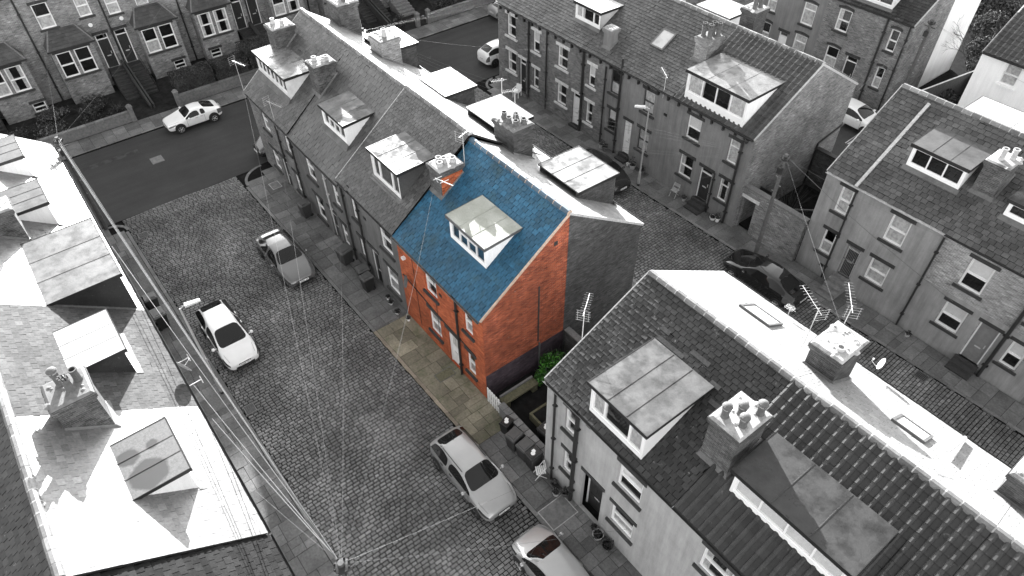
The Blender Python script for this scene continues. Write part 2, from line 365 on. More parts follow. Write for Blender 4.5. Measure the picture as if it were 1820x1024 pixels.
def window(root, a, b, c, d, kind='sash', frame='white', y=.09, sill='stone_dark', lintel='stone_dark', curt=None, arch=False, yw=0., lh=.2, sub=None, ext=.14, ft=.055):
    """window as a part of root; pane, sill, lintel and curtain are its sub-parts"""
    t = ft; mb = M(); f0, f1 = y, y + .07
    def bar(x0, x1, z0, z1, p=0.): mb.box(x0, x1, f0 - p, f1, z0, z1)
    bar(a, a + t, c, d); bar(b - t, b, c, d); bar(a + t, b - t, c, c + t * 1.15); bar(a + t, b - t, d - t, d)
    m = (c + d) / 2
    if kind == 'sash': bar(a + t, b - t, m - t * .55, m + t * .45, .02)
    elif kind == 'top': bar(a + t, b - t, d - (d - c) * .33, d - (d - c) * .33 + t * .8, .01)
    elif kind.startswith('v'):
        n = int(kind[1:])
        for i in range(1, n): x = a + (b - a) * i / n; bar(x - t * .5, x + t * .5, c + t, d - t, .01)
    elif kind == 'mid3':           # dormer: narrow, wide, narrow with thick mullions
        for q in (.25, .75): x = a + (b - a) * q; bar(x - t * .7, x + t * .7, c + t, d - t, .01)
    elif kind == 'split4':
        for q in (.25, .5, .75): x = a + (b - a) * q; bar(x - t * .5, x + t * .5, c + t, d - t, .01)
        for q in (.25, .5): x = a + (b - a) * q; bar(x + t * .5, x + (b - a) * .25 - t * .5, d - (d - c) * .35, d - (d - c) * .35 + t, .012)
    o = obj('window', mb, frame, root)
    obj('pane', M().box(a + t * .7, b - t * .7, f0 + .028, f0 + .036, c + t * .7, d - t * .7), 'glass', o)
    if curt:
        g = M(); yy = f0 + .042
        if curt == 'blind': g.box(a, b, yy, yy + .01, c + (d - c) * .45, d)
        elif curt == 'shut': g.box(a, b, yy, yy + .01, c, d)
        elif curt == 'full': wavy(g, a, b, c, d, yy)
        elif curt == 'low': wavy(g, a, b, c, m, yy)
        elif curt == 'sides': wavy(g, a, a + (b - a) * .28, c, d, yy); wavy(g, b - (b - a) * .28, b, c, d, yy)
        elif curt == 'left': wavy(g, a, a + (b - a) * .35, c, d, yy)
        obj('blind' if curt in ('blind', 'shut') else 'curtain', g, 'blind' if curt in ('blind', 'shut') else 'curtain', o)
    rm = M(); y2 = f1 + .6; e = .02        # dark recess of the room behind the glass
    rm.q((a - e, y2, c - e), (b + e, y2, c - e), (b + e, y2, d + e), (a - e, y2, d + e))
    for x in (a - e, b + e): rm.q((x, y2, c - e), (x, f1 + .01, c - e), (x, f1 + .01, d + e), (x, y2, d + e))
    rm.q((a - e, y2, d + e), (b + e, y2, d + e), (b + e, f1 + .01, d + e), (a - e, f1 + .01, d + e))
    rm.q((a - e, y2, c - e), (b + e, y2, c - e), (b + e, f1 + .01, c - e), (a - e, f1 + .01, c - e))
    obj('room_recess', rm, 'room', o)
    if sill: obj('sill', M().box(a - ext, b + ext, yw - .10, y - .002, c - .13, c - .002), sill, o)
    if lintel:
        l = M()
        if arch:
            n = 6; bot = []; top = []
            for i in range(n + 1):
                u = i / n; x = a - .1 + (b - a + .2) * u; h = .1 * math.sin(PI * u)
                bot.append((x, yw - .035, d + h)); top.append((x, yw - .035, d + .17 + h))
            for i in range(n): l.prism([bot[i], bot[i + 1], top[i + 1], top[i]], (0, .05, 0))
        else: l.box(a - ext, b + ext, yw - .035, yw + .02, d + .003, d + lh)
        obj('lintel', l, lintel, o)
    return o
def wavy(g, a, b, c, d, y):
    n = max(4, int((b - a) / .09)); pts = [(a + (b - a) * i / n, y + .022 * (i % 2)) for i in range(n + 1)]
    for p, q in zip(pts, pts[1:]): g.q((p[0], p[1], c), (q[0], q[1], c), (q[0], q[1], d), (p[0], p[1], d))
def door(root, a, b, c, d, col='door_dark', frame='white', lintel='stone_dark', y=.1, fan=True, step=None, gate=False, yw=0., lh=.2, glass_door=False, ext=.14):
    mb = M(); t = .07
    mb.box(a, a + t, y, y + .08, c, d); mb.box(b - t, b, y, y + .08, c, d); mb.box(a + t, b - t, y, y + .08, d - t, d)
    e = d - (d - c) * .17 if fan else d - t
    if fan: mb.box(a + t, b - t, y, y + .08, e, e + t)
    o = obj('door_frame', mb, frame, root)
    dm = M(); dm.box(a + t, b - t, y + .03, y + .07, c + .02, e)
    for (u0, u1, v0, v1) in ((.12, .45, .08, .42), (.55, .88, .08, .42), (.12, .45, .5, .92), (.55, .88, .5, .92)):
        w_ = b - a - 2 * t; h_ = e - c
        dm.box(a + t + w_ * u0, a + t + w_ * u1, y + .02, y + .035, c + h_ * v0, c + h_ * v1)
    dl = obj('door', dm, col, root)
    if glass_door: obj('door_pane', M().box(a + .25, b - .25, y + .012, y + .02, c + (e - c) * .62, e - .15), 'glass', dl)
    obj('door_handle', M().box(b - t - .16, b - t - .12, y - .01, y + .03, c + 1.0, c + 1.2), 'alu', dl)
    obj('letter_box', M().box((a + b) / 2 - .14, (a + b) / 2 + .14, y + .008, y + .03, c + .86, c + .93), 'alu', dl)
    if fan:
        obj('pane', M().box(a + t, b - t, y + .03, y + .04, e + t, d - t), 'glass', o)
    if lintel: obj('lintel', M().box(a - ext, b + ext, yw - .035, yw + .02, d + .003, d + lh), lintel, o)
    if step:
        s = M(); n = max(1, round((c) / .18)); h = c / n
        for i in range(n): s.box(a - .1, b + .1, -.30 * (n - i) + .1, -.30 * (n - i - 1) + .1 if i < n - 1 else y, -.05, h * (i + 1) - .01 * 0)
        obj('door_step', s, step, root)
    if gate:
        g = M(); x = a + .03
        g.box(a, b, y - .09, y - .06, c + .04, c + .08); g.box(a, b, y - .09, y - .06, d - .12, d - .08); g.box(a, b, y - .09, y - .06, (c + d) / 2, (c + d) / 2 + .05)
        for i in range(9): xx = a + .05 + (b - a - .1) * i / 8; g.tube([(xx, y - .075, c + .04), (xx, y - .075, d - .08)], .012, 5)
        obj('security_gate', g, 'door_grey', root)
    return dl
def chimney(root, x0, x1, y0, y1, zb, zt, mat='brick_stack', pots=(), potmat='pot', cap='flaunch', potk=('plain',), sidepatch=None, aerial=None, capw=.09, ph=.45, bands=2):
    mb = M(); mb.box(x0, x1, y0, y1, zb, zt - .32)
    mb.box(x0 - capw * .5, x1 + capw * .5, y0 - capw * .5, y1 + capw * .5, zt - .32, zt - .22)
    mb.box(x0 - capw, x1 + capw, y0 - capw, y1 + capw, zt - .22, zt - .04)
    o = obj('chimney', mb, mat, root)
    for q in range(26):         # broken edge bricks of the worn corbel course
        e = R.random(); k = R.randrange(4); bx = x0 - capw + (x1 - x0 + 2 * capw) * e; by = y0 - capw + (y1 - y0 + 2 * capw) * e
        px_, py_ = ((bx, y0 - capw), (bx, y1 + capw), (x0 - capw, by), (x1 + capw, by))[k]; zz = zt - .21 + .075 * R.randrange(3)
        mb.box(px_ - .07, px_ + .07, py_ - .07, py_ + .07, zz, zz + .066)
    f = M(); b = [(x0 - capw + .03, y0 - capw + .03, zt - .04), (x1 + capw - .03, y0 - capw + .03, zt - .04), (x1 + capw - .03, y1 + capw - .03, zt - .04), (x0 - capw + .03, y1 + capw - .03, zt - .04)]
    cx, cy = (x0 + x1) / 2, (y0 + y1) / 2
    f.hexa(b, [(cx + (p[0] - cx) * .88, cy + (p[1] - cy) * .88, zt + .02) for p in b])
    for q in range(13): ux, uy = R.uniform(x0, x1), R.uniform(y0, y1); f.lathe([(R.uniform(.1, .22), 0), (.07, R.uniform(.02, .06)), (.01, .07)], (ux, uy, zt - .02), 7)
    obj('flaunching', f, cap, o)
    for i, (px, py) in enumerate(pots):
        k = potk[i % len(potk)]; r = .125; h = ph * (.9 + .2 * R.random()); pm = M(); z = zt + .02
        if k == 'cowl': pm.lathe([(r * 1.15, 0), (r, .06), (r * .92, h * .75), (r * 1.15, h * .8), (r * 1.1, h), (r * .8, h)], (px, py, z), 12); pm.lathe([(.02, h), (.02, h + .06), (r * 1.35, h + .07), (r * 1.2, h + .13), (r * .5, h + .17), (.01, h + .18)], (px, py, z), 12)
        elif k == 'crown':
            pm.lathe([(r * 1.2, 0), (r * 1.15, .05), (r, .1), (r * .95, h * .7), (r * 1.2, h * .74), (r * 1.2, h * .82), (r * 1.05, h * .9), (r * .8, h * .9), (r * .8, h * .3)], (px, py, z), 12)
            for q in range(8): t = 2 * PI * q / 8; pm.box(px + math.cos(t) * r - .025, px + math.cos(t) * r + .025, py + math.sin(t) * r - .025, py + math.sin(t) * r + .025, z + h * .9, z + h * 1.15)
        else: pm.lathe([(r * 1.2, 0), (r * 1.15, .06), (r, .1), (r * .92, h * .85), (r * 1.12, h * .88), (r * 1.12, h), (r * .8, h), (r * .78, h * .3)], (px, py, z), 12)
        obj('chimney_pot', pm, potmat, o, smooth=False)
    return o
def aerial(root, x, y, z, h=1.6, L=1.1, ang=0., grid=True, mat='alu', tilt=0.):
    mb = M(); mb.tube([(x, y, z), (x, y, z + h)], .016, 6); zz = z + h - .08
    dx, dy = math.cos(ang), math.sin(ang); nx, ny = -dy, dx
    a = Vector((x - dx * .25, y - dy * .25, zz)); b = Vector((x + dx * L, y + dy * L, zz + tilt)); mb.tube([a, b], .012, 5)
    for i in range(9):
        p = a.lerp(b, .22 + .78 * i / 8); e = .17 if i % 2 else .14
        mb.tube([(p.x - nx * e, p.y - ny * e, p.z + .02), (p.x + nx * e, p.y + ny * e, p.z + .02)], .005, 4)
    if grid:
        for k in (-.24, -.12, .0, .12, .24):
            for s_ in (0,): mb.tube([(a.x - nx * .26, a.y - ny * .26, a.z + k), (a.x + nx * .26, a.y + ny * .26, a.z + k)], .005, 4)
        for s_ in (-.2, .2): mb.tube([(a.x + nx * s_, a.y + ny * s_, a.z - .26), (a.x + nx * s_, a.y + ny * s_, a.z + .26)], .005, 4)
    return obj('television_aerial', mb, mat, root)
def dish(root, x, y, z, nx, ny, r=.3, mat='gutter', tilt=.35):
    mb = M(); d = Vector((nx, ny, tilt)).normalized(); a = d.orthogonal().normalized(); b = d.cross(a); c = Vector((x, y, z)); n = 16
    vs = [tuple(c - d * .07)]
    for rr, h in ((.5, -.05), (1., 0.), (1., -.012), (.5, -.065)):
        for k in range(n): t = 2 * PI * k / n; vs.append(tuple(c + (a * math.cos(t) + b * math.sin(t)) * r * rr + d * h))
    fs = [(0, 1 + k, 1 + (k + 1) % n) for k in range(n)]
    for i in range(3): fs += [(1 + i * n + k, 1 + i * n + (k + 1) % n, 1 + (i + 1) * n + (k + 1) % n, 1 + (i + 1) * n + k) for k in range(n)]
    mb.add(vs, fs); mb.tube([tuple(c - b * r * .9), tuple(c + d * .32 - b * .1)], .012, 5); mb.box(c.x + d.x * .32 - .03, c.x + d.x * .32 + .03, c.y + d.y * .32 - .03, c.y + d.y * .32 + .03, c.z + d.z * .32 - .06, c.z + d.z * .32 + .02)
    return obj('satellite_dish', mb, mat, root)
def dormer(root, a, b, yf, zb, zt, yb, kind='mid3', body='white_dirty', roof='felt_pale', cheek=None, ov=.10, rise=.12, frame='white', curt=None, fascia='black', winb=.22, wint=.1, side=.1, roofplane=None, apron='lead', back=None, ovs=None, pant=False):
    """flat-roofed dormer: front at yf from zb to zt, roof running back to yb"""
    H = roofplane; mb = M(); ovs = ov if ovs is None else ovs
    zr = lambda y: H[0] + (y - H[1]) * H[2]         # roof surface height
    # front wall with one opening
    fm = M(); op = [(side, b - a - side, zb + winb, zt - wint)]
    wall_front(fm, b - a, zt, op, yf, .1, zb - .12); mb.add([(x + a, y, z) for x, y, z in fm.v], fm.f)
    d = obj('dormer', mb, body, root)
    for x, t in ((a, .06), (b - .06, .06)):
        ck = M()
        yb2 = min(yb, H[1] + (zt - H[0]) / H[2])
        pts = [(x, yf + .003, zb - .12), (x, yb2, zr(yb2) - .12), (x, yb2, zt + rise * (yb2 - yf) / (yb - yf)), (x, yf + .003, zt)]
        ck.prism(pts, (t, 0, 0)); obj('cheek', ck, cheek or body, d)
    window(root if False else d, a + side, b - side, zb + winb, zt - wint, kind, frame, yf + .03, None, None, curt, yw=yf)
    rm = M(); z1 = zt + .012; z2 = zt + rise
    rm.hexa([(a - ovs, yf - ov, z1), (b + ovs, yf - ov, z1), (b + ovs, yb, z2), (a - ovs, yb, z2)], [(a - ovs, yf - ov, z1 + .10), (b + ovs, yf - ov, z1 + .10), (b + ovs, yb, z2 + .07), (a - ovs, yb, z2 + .07)])
    e = .006                                        # raised felt kerb round the edge and lap seams
    for q in (.36, .7): y_ = yf + (yb - yf) * q
    for q in (1 / 3, 2 / 3):
        x = a + (b - a) * q; rm.hexa([(x - .02, yf - ov + .02, z1 + .099), (x + .02, yf - ov + .02, z1 + .099), (x + .02, yb - .02, z2 + .069), (x - .02, yb - .02, z2 + .069)], [(x - .015, yf - ov + .02, z1 + .112), (x + .015, yf - ov + .02, z1 + .112), (x + .015, yb - .02, z2 + .082), (x - .015, yb - .02, z2 + .082)])
    obj('dormer_roof', rm, roof, d)
    fa = M()
    fa.box(a - ovs - .02, b + ovs + .02, yf - ov - .025, yf - ov - .002, z1 - .06, z1 + .112)
    for x in (a - ovs - .02, b + ovs + .002): fa.hexa([(x, yf - ov - .002, z1 - .06), (x + .018, yf - ov - .002, z1 - .06), (x + .018, yb, z2 - .05), (x, yb, z2 - .05)], [(x, yf - ov - .002, z1 + .112), (x + .018, yf - ov - .002, z1 + .112), (x + .018, yb, z2 + .08), (x, yb, z2 + .08)])
    obj('fascia', fa, fascia, d)
    ah = .1 if pant else 0.
    if apron and not pant: obj('lead_apron', M().hexa([(a - .1, yf - .2, zr(yf - .2) + .018 + ah), (b + .1, yf - .2, zr(yf - .2) + .018 + ah), (b + .1, yf - .004, zr(yf) + .03 + ah), (a - .1, yf - .004, zr(yf) + .03 + ah)], [(a - .1, yf - .2, zr(yf - .2) + .035 + ah), (b + .1, yf - .2, zr(yf - .2) + .035 + ah), (b + .1, yf - .004, zb + winb * .35), (a - .1, yf - .004, zb + winb * .35)]), apron, d)
    return d
def skylight(root, a, b, y0, y1, rp, up=.1, frame='gutter', glass='pane_sky'):
    P, sl = plane(a, y0, rp[0] + (y0 - rp[1]) * rp[2], y1, rp[0] + (y1 - rp[1]) * rp[2]); W = b - a; mb = M(); t = .09
    for (u0, u1, v0, v1) in ((0, W, 0, t), (0, W, sl - t, sl), (0, t, t, sl - t), (W - t, W, t, sl - t)):
        mb.hexa([P(u0, v0), P(u1, v0), P(u1, v1), P(u0, v1)], [P(u0, v0, up), P(u1, v0, up), P(u1, v1, up), P(u0, v1, up)])
    o = obj('skylight', mb, frame, root)
    obj('pane', M().hexa([P(t, t, .02), P(W - t, t, .02), P(W - t, sl - t, .02), P(t, sl - t, .02)], [P(t, t, up * .7), P(W - t, t, up * .7), P(W - t, sl - t, up * .7), P(t, sl - t, up * .7)]), 'felt_white', o)
def pipe(root, x, z0, z1, y=-.09, mat='iron', r=.055, hopper=False, brackets=True, name='downpipe', elbow=None):
    mb = M(); pts = [(x, y, z0), (x, y, z1)]
    if elbow: pts = [(x, y, z0), (x, y, z1 - .3), (x + elbow, y + .03, z1)]
    mb.tube(pts, r, 8)
    if brackets:
        for q in (.15, .5, .85): zz = z0 + (z1 - z0) * q; mb.box(x - r * 1.7, x + r * 1.7, y - r * 1.1, 0.0, zz - .03, zz + .03)
    if hopper: mb.box(x - .13, x + .13, y - .1, y + .08, z1 - .02, z1 + .2)
    return obj(name, mb, mat, root)
ROOTS = {}
def house(key, label, cat, w0, w1, yw, face, H, RZ, D, wall='brick', roof='slate', rk='slate', gable=(0, 0), feats=(), name='terraced_house', group=None,
          gutter='iron', ridge_m='ridge', mort='mortar', gmat=None, sw=.28, sg=.215, brackets=0, skip=(), verge='mortar', ridgeon=True, rp_over=.15, plinth=None, base=0.):
    """one terraced house; w0..w1 along the row in world units, face: 'S' looks to -y, 'N' to +y, 'E' to +x"""
    W = w1 - w0
    if face == 'S': root = thing(name, label, cat, (w0, yw, 0), 0., group); cv = lambda a, b: (a - w0, b - w0)
    elif face == 'N': root = thing(name, label, cat, (w1, yw, 0), PI, group); cv = lambda a, b: (w1 - b, w1 - a)
    else: root = thing(name, label, cat, (yw, w0, 0), PI / 2, group); cv = lambda a, b: (a - w0, b - w0)
    ROOTS[key] = root; ov = rp_over; s = (RZ - H) / (D + ov); rp = (H, -ov, s)
    ops = [cv(f['x'][0], f['x'][1]) + tuple(f['z']) for f in feats if f['t'] in ('w', 'd') and not f.get('bay')]
    mb = M(); zt = H + ov * s - .10
    wall_front(mb, W, zt, ops)
    obj('wall', mb, wall, root)
    obj('party_wall', M().box(.03, W - .03, D - .05, D - .02, -.3, RZ - .25), wall, root)  # unseen back wall added to stop sun passing through the hollow house
    for side, x in ((0, 0.), (1, W)):
        if gable[side]:
            g = M(); t = .02; xx = x if side == 0 else x - t
            pts = [(xx, 0.003, -.3), (xx, D, -.3), (xx, D, RZ - .1), (xx, 0.003, zt)]; g.prism(pts, (t, 0, 0))
            obj('gable_wall', g, gmat or wall, root)
            v = M(); P, sl = plane(0, -ov, H, D, RZ); e0 = x - .05 if side == 0 else x - .03
            u0, u1 = (x - .04, x + .01) if side == 0 else (x - .01, x + .04)
            v.hexa([P(u0, 0, -.10), P(u1, 0, -.10), P(u1, sl, -.10), P(u0, sl, -.10)], [P(u0, 0, .02), P(u1, 0, .02), P(u1, sl, .02), P(u0, sl, .02)])
            obj('verge', v, verge, root)
    r = M(); (slates if rk == 'slate' else pantiles)(r, 0.006, W - .006, -ov, H, D, RZ, **(dict(w=sw, g=sg, **(dict(th=.006, gap=.004) if roof in ('slate_wet_glare', 'slate_lit') else dict(th=.012, gap=.006) if 'pale' in roof else {})) if rk == 'slate' else {}), skip=[cv(k[0], k[1]) + (k[2], k[3]) for k in skip])
    ro = obj('roof', r, [roof, 'slate_dark' if roof in ('slate_wet_glare', 'slate_lit') else 'bed'], root)
    if ridgeon: ridge(root, 0, W, D, RZ + .03, ridge_m, mort)
    g = M(); n = 8; pts = [(-.12 * math.cos(PI * k / n), -.06 - .1 * math.sin(PI * k / n)) for k in range(n + 1)]
    gy = -ov - .05; gz = H - .03; v = []
    for x in (0.01, W - .01):
        for k in range(n + 1): t = PI * k / n; v.append((x, gy - .085 * math.cos(t), gz - .085 * math.sin(t)))
        for k in range(n + 1): t = PI * k / n; v.append((x, gy - .07 * math.cos(t), gz - .07 * math.sin(t)))
    m_ = 2 * (n + 1); fs = [(k, k + 1, m_ + k + 1, m_ + k) for k in range(n)] + [(n + 1 + k, m_ + n + 1 + k, m_ + n + 2 + k, n + 2 + k) for k in range(n)] + [(0, m_, m_ + n + 1, n + 1), (n, 2 * n + 1, m_ + 2 * n + 1, m_ + n)]
    g.add(v, fs); g.box(.01, W - .01, -.07, -.002, gz - .12, gz + .0)
    obj('gutter', g, gutter, root)
    if brackets:
        b = M(); k = int(W / .8)
        for i in range(k): x = (i + .5) * W / k; b.box(x - .05, x + .05, -.16, -.003, H - .42, H - .17)
        obj('eaves_bracket', b, gutter, root)
    if plinth:
        obj('plinth', M().box(0.01, W - .01, -.03, .0, -.1, plinth), 'stone_dark', root)
    for f in feats:
        t = f['t']
        if t in ('w', 'd'):
            a, b = cv(*f['x']); c, d = f['z']
            k = {q: f[q] for q in f if q not in ('t', 'x', 'z')}
            (window if t == 'w' else door)(root, a, b, c, d, **k)
        elif t == 'p':
            x = cv(f['x'], f['x'])[0]; k = {q: f[q] for q in f if q not in ('t', 'x', 'z')}; pipe(root, x, f['z'][0], f['z'][1], **k)
        elif t == 'dormer':
            a, b = cv(*f['x']); k = {q: f[q] for q in f if q not in ('t', 'x', 'yf', 'z', 'yb')}
            dormer(root, a, b, f['yf'], f['z'][0], f['z'][1], f['yb'], roofplane=rp, pant=rk != 'slate', **k)
        elif t == 'ch':
            a, b = cv(*f['x']); k = {q: f[q] for q in f if q not in ('t', 'x', 'y', 'z', 'pots')}
            y0, y1 = f['y']; pots = [(cv(px, px)[0], py) for px, py in f.get('pots', ())]
            if face == 'N': pots = [(px, py) for px, py in pots]
            chimney(root, a, b, y0, y1, H + (y0 + ov) * s - .1, f['z'], pots=pots, **k)
            fl = M(); z0 = H + (y0 + ov) * s; z1 = H + (y1 + ov) * s
            fl.hexa([(a - .09, y0 - .12, z0 - .06), (b + .09, y0 - .12, z0 - .06), (b + .09, y1 + .06, z1 + .02), (a - .09, y1 + .06, z1 + .02)], [(a - .015, y0 - .015, z0 + .09), (b + .015, y0 - .015, z0 + .09), (b + .015, y1 + .015, z1 + .11), (a - .015, y1 + .015, z1 + .11)])
            obj('flashing', fl, 'lead', root)
        elif t == 'sky':
            a, b = cv(*f['x']); skylight(root, a, b, f['y'][0], f['y'][1], rp)
        elif t == 'aer':
            x = cv(f['x'], f['x'])[0]; k = {q: f[q] for q in f if q not in ('t', 'x', 'y', 'z')}; aerial(root, x, f['y'], f['z'], **k)
        elif t == 'dish':
            x = cv(f['x'], f['x'])[0]; k = {q: f[q] for q in f if q not in ('t', 'x', 'y', 'z')}; dish(root, x, f['y'], f['z'], **k)
        elif t == 'vent':
            x = cv(f['x'], f['x'])[0]; obj('air_vent', M().box(x - .12, x + .12, -.012, .01, f['z'] - .09, f['z'] + .09), 'black', root)
    return root
WR = random.Random(21)
def Wn(a, b, c, d, **k):
    if k.get('curt', 0) is None: k.pop('curt')
    if 'curt' not in k: k['curt'] = WR.choice((None, 'sides', 'low', 'left', 'blind', 'sides', 'full'))
    return dict(t='w', x=(a, b), z=(c, d), **k)
def Dr(a, b, c, d, **k): return dict(t='d', x=(a, b), z=(c, d), **k)
def Pp(x, z0, z1, **k): return dict(t='p', x=x, z=(z0, z1), **k)

# ------------------------------------------------------------------ ground, roads, pavements
struct('ground', M().q((-400, -400, -.07), (400, -400, -.07), (400, 400, -.07), (-400, 400, -.07)), 'soil')
struct('cross_road', M().q((-49.8, -90, -.008), (-40.87, -90, -.008), (-40.87, 120, -.008), (-49.8, 120, -.008)), 'asphalt')
struct('lower_street_bedding', M().q((-40.87, 1.3, -.004), (60, 1.3, -.004), (60, 9.4, -.004), (-40.87, 8.7, -.004)), 'bed')
struct('upper_street_bedding', M().q((-40.87, 21.7, -.004), (60, 21.7, -.004), (60, 29., -.004), (-40.87, 28.1, -.004)), 'bed')
struct('back_street', M().q((-40.87, 39.6, -.004), (60, 39.6, -.004), (60, 46.6, -.004), (-40.87, 46.6, -.004)), 'asphalt')
def setts(name, x0, x1, ya, yb, skip=(), lx=.17, ly=.27):
    mb = M(); n = int((x1 - x0) / lx); rr = random.Random(3)
    for i in range(n):
        xa = x0 + i * lx; y = ya(xa) - rr.random() * ly; yy = yb(xa)
        bow = 0
        while y < yy:
            L = ly * (.72 + .5 * rr.random()); a = max(y, ya(xa)) + .014; b = min(y + L, yy) - .014; y += L
            if b - a < .05: continue
            cx, cy = xa + lx / 2, (a + b) / 2
            if any(s[0] < cx < s[1] and s[2] < cy < s[3] for s in skip): continue
            wob = .03 * math.sin(cy * 1.1 + xa * .3)
            x_ = xa + .014 + wob + (rr.random() - .5) * .008; X_ = xa + lx - .014 + wob + (rr.random() - .5) * .008
            h = .018 + .012 * rr.random() + .03 * noise.noise(Vector((cx * .3, cy * .3, 0))); h = max(h, .008); tl = (rr.random() - .5) * .012; tm = (rr.random() - .5) * .012; c = .022
            mb.add([(x_, a, -.003), (X_, a, -.003), (X_, b, -.003), (x_, b, -.003),
                    (x_ + c, a + c, h + tl), (X_ - c, a + c, h - tl + tm), (X_ - c, b - c, h - tl), (x_ + c, b - c, h + tl + tm)],
                   ((4, 5, 6, 7), (0, 1, 5, 4), (1, 2, 6, 5), (2, 3, 7, 6), (3, 0, 4, 7)))
    return struct(name, mb, 'sett')
kA = lambda x: 1.42 + .012 * (x + 30); kB = lambda x: 8.74 + .013 * (x + 23.5)
kR = lambda x: 21.9; kD = lambda x: 27.95 + .022 * (x + 20)
def corner(x, y, cx, cy, r, sx, sy):      # true when the point is cut off by the rounded corner
    return (x - cx) * sx > 0 and (y - cy) * sy > 0 and math.hypot(x - cx, y - cy) > r
setts('lower_street_setts', -40.85, 3.2, kA, kB)
setts('upper_street_setts', -40.85, 5.5, kR, kD)
def pavement(name, x0, x1, kerb, wall, side, mat='flag', kmat='kerb', z=.07, cr=None, seed=1, wmin=.55, wmax=1.0):
    """flags laid between the kerb line and the house wall; side=+1 when the wall lies at greater y"""
    rr = random.Random(seed); b = M(); n = 24
    def cut(x, y): return cr and corner(x, y, *cr)
    xs = [x0 + (x1 - x0) * i / 60 for i in range(61)]
    for xa, xb in zip(xs, xs[1:]):
        def edge(x):
            y = kerb(x)
            if cr and (x - cr[0]) * cr[3] > 0:
                d = cr[2] ** 2 - (x - cr[0]) ** 2
                y2 = cr[1] + cr[4] * math.sqrt(max(0, d)); return y2
            return y
        ya, yb = edge(xa), edge(xb)
        b.prism([(xa, ya, -.05), (xb, yb, -.05), (xb, wall, -.05), (xa, wall, -.05)] if side > 0 else [(xa, wall, -.05), (xb, wall, -.05), (xb, yb, -.05), (xa, ya, -.05)], (0, 0, z + .046))
    k = M(); x = x0
    while x < x1 - .1:
        L = min(.75 + .4 * rr.random(), x1 - x)
        p = [(x + .008, kerb(x)), (x + L - .008, kerb(x + L)), (x + L - .008, kerb(x + L) + side * .17), (x + .008, kerb(x) + side * .17)]
        if not any(cut(*q) for q in p):
            if side < 0: p = p[::-1]
            k.hexa([(a, c, -.04) for a, c in p], [(a, c, z + .012 + rr.random() * .006) for a, c in p])
        x += L
    if cr:
        m_ = 8; 
        for i in range(m_):
            a0, a1 = [PI / 2 * (i + e) / m_ for e in (.02, .98)]
            p = [(cr[0] + cr[3] * math.cos(t) * r_, cr[1] + cr[4] * math.sin(t) * r_) for r_, t in ((cr[2], a0), (cr[2], a1), (cr[2] - .17, a1), (cr[2] - .17, a0))]
            s_ = sum(p[j][0] * p[(j + 1) % 4][1] - p[(j + 1) % 4][0] * p[j][1] for j in range(4))
            if s_ < 0: p = p[::-1]
            k.hexa([(a, c, -.04) for a, c in p], [(a, c, z + .015) for a, c in p])
    struct(name + '_kerb', k, kmat)
    f = M(); x = x0
    while x < x1 - .05:
        wd = min(wmin + (wmax - wmin) * rr.random(), x1 - x); ks = kerb(x) + side * .185; T = abs(wall - ks); m_ = rr.choice((2, 3, 3)) if T > 1.6 else 2
        cuts = [0] + sorted((i + (rr.random() - .5) * .5) / m_ for i in range(1, m_)) + [1]
        for c0, c1 in zip(cuts, cuts[1:]):
            ya, yb = ks + side * T * c0 + side * .008, ks + side * T * c1 - side * .008
            sub = [(x + .008, x + wd - .008)] if rr.random() > .25 or wd < .7 else [(x + .008, x + wd / 2 - .006), (x + wd / 2 + .006, x + wd - .008)]
            for xa, xb in sub:
                if any(cut(a, c) for a in (xa, xb) for c in (ya, yb)): continue
                h = z + .006 + rr.random() * .012; t1, t2 = (rr.random() - .5) * .012, (rr.random() - .5) * .012
                lo, hi = min(ya, yb), max(ya, yb)
                f.hexa([(xa, lo, z - .01), (xb, lo, z - .01), (xb, hi, z - .01), (xa, hi, z - .01)], [(xa, lo, h + t1), (xb, lo, h + t2), (xb, hi, h - t1), (xa, hi, h - t2)])
        x += wd
    struct(name + '_base', b, 'bed'); struct(name + '_flags', f, mat)
pavement('pavement_left_row', -40.6, 4, kA, -.2, -1, cr=(-39.6, .42, 1.0, -1, 1), seed=2)
pavement('pavement_centre_far', -41.0, -23.35, kB, 10.85, 1, cr=(-39.3, 10.3, 1.65, -1, -1), seed=3)
pavement('pavement_centre_colour', -23.35, -14.6, kB, 10.85, 1, 'flag_warm', 'kerb_warm', seed=4)
pavement('pavement_centre_near', -14.6, 3, kB, 10.75, 1, seed=5)
pavement('pavement_hidden_side', -40.6, 6, kR, 20.1, -1, seed=6)
pavement('pavement_upper_row', -40.6, 8, kD, 30.0, 1, cr=(-39.4, 29.2, 1.25, -1, -1), seed=8)
pavement('pavement_back_row', -40, -5, lambda x: 46.6, 48., 1, seed=9)
struct('upper_row_front_strip', M().box(-40.1, -17.4, 29.45, 29.6, -.05, .06), 'bed')
# far pavement of the cross road: slabs along y
def far_pavement():
    rr = random.Random(5); f = M(); y = -12
    struct('pavement_far_side_base', M().box(-51.75, -49.8, -40, 60, -.05, .06), 'bed')
    while y < 44:
        wd = .6 + .35 * rr.random(); k = rr.choice((2, 2, 3)); cuts = [0] + sorted((i + (rr.random() - .5) * .4) / k for i in range(1, k)) + [1]
        for a, b in zip(cuts, cuts[1:]):
            x0, x1 = -51.7 + 1.72 * a + .008, -51.7 + 1.72 * b - .008; h = .075 + rr.random() * .01
            f.box(x0, x1, y + .008, y + wd - .008, .05, h)
        y += wd
    struct('pavement_far_side_flags', f, 'flag')
    k = M(); y = -12
    while y < 44: k.box(-49.97, -49.8, y + .01, y + .9, -.04, .085); y += .91
    struct('pavement_far_side_kerb', k, 'kerb')
far_pavement()
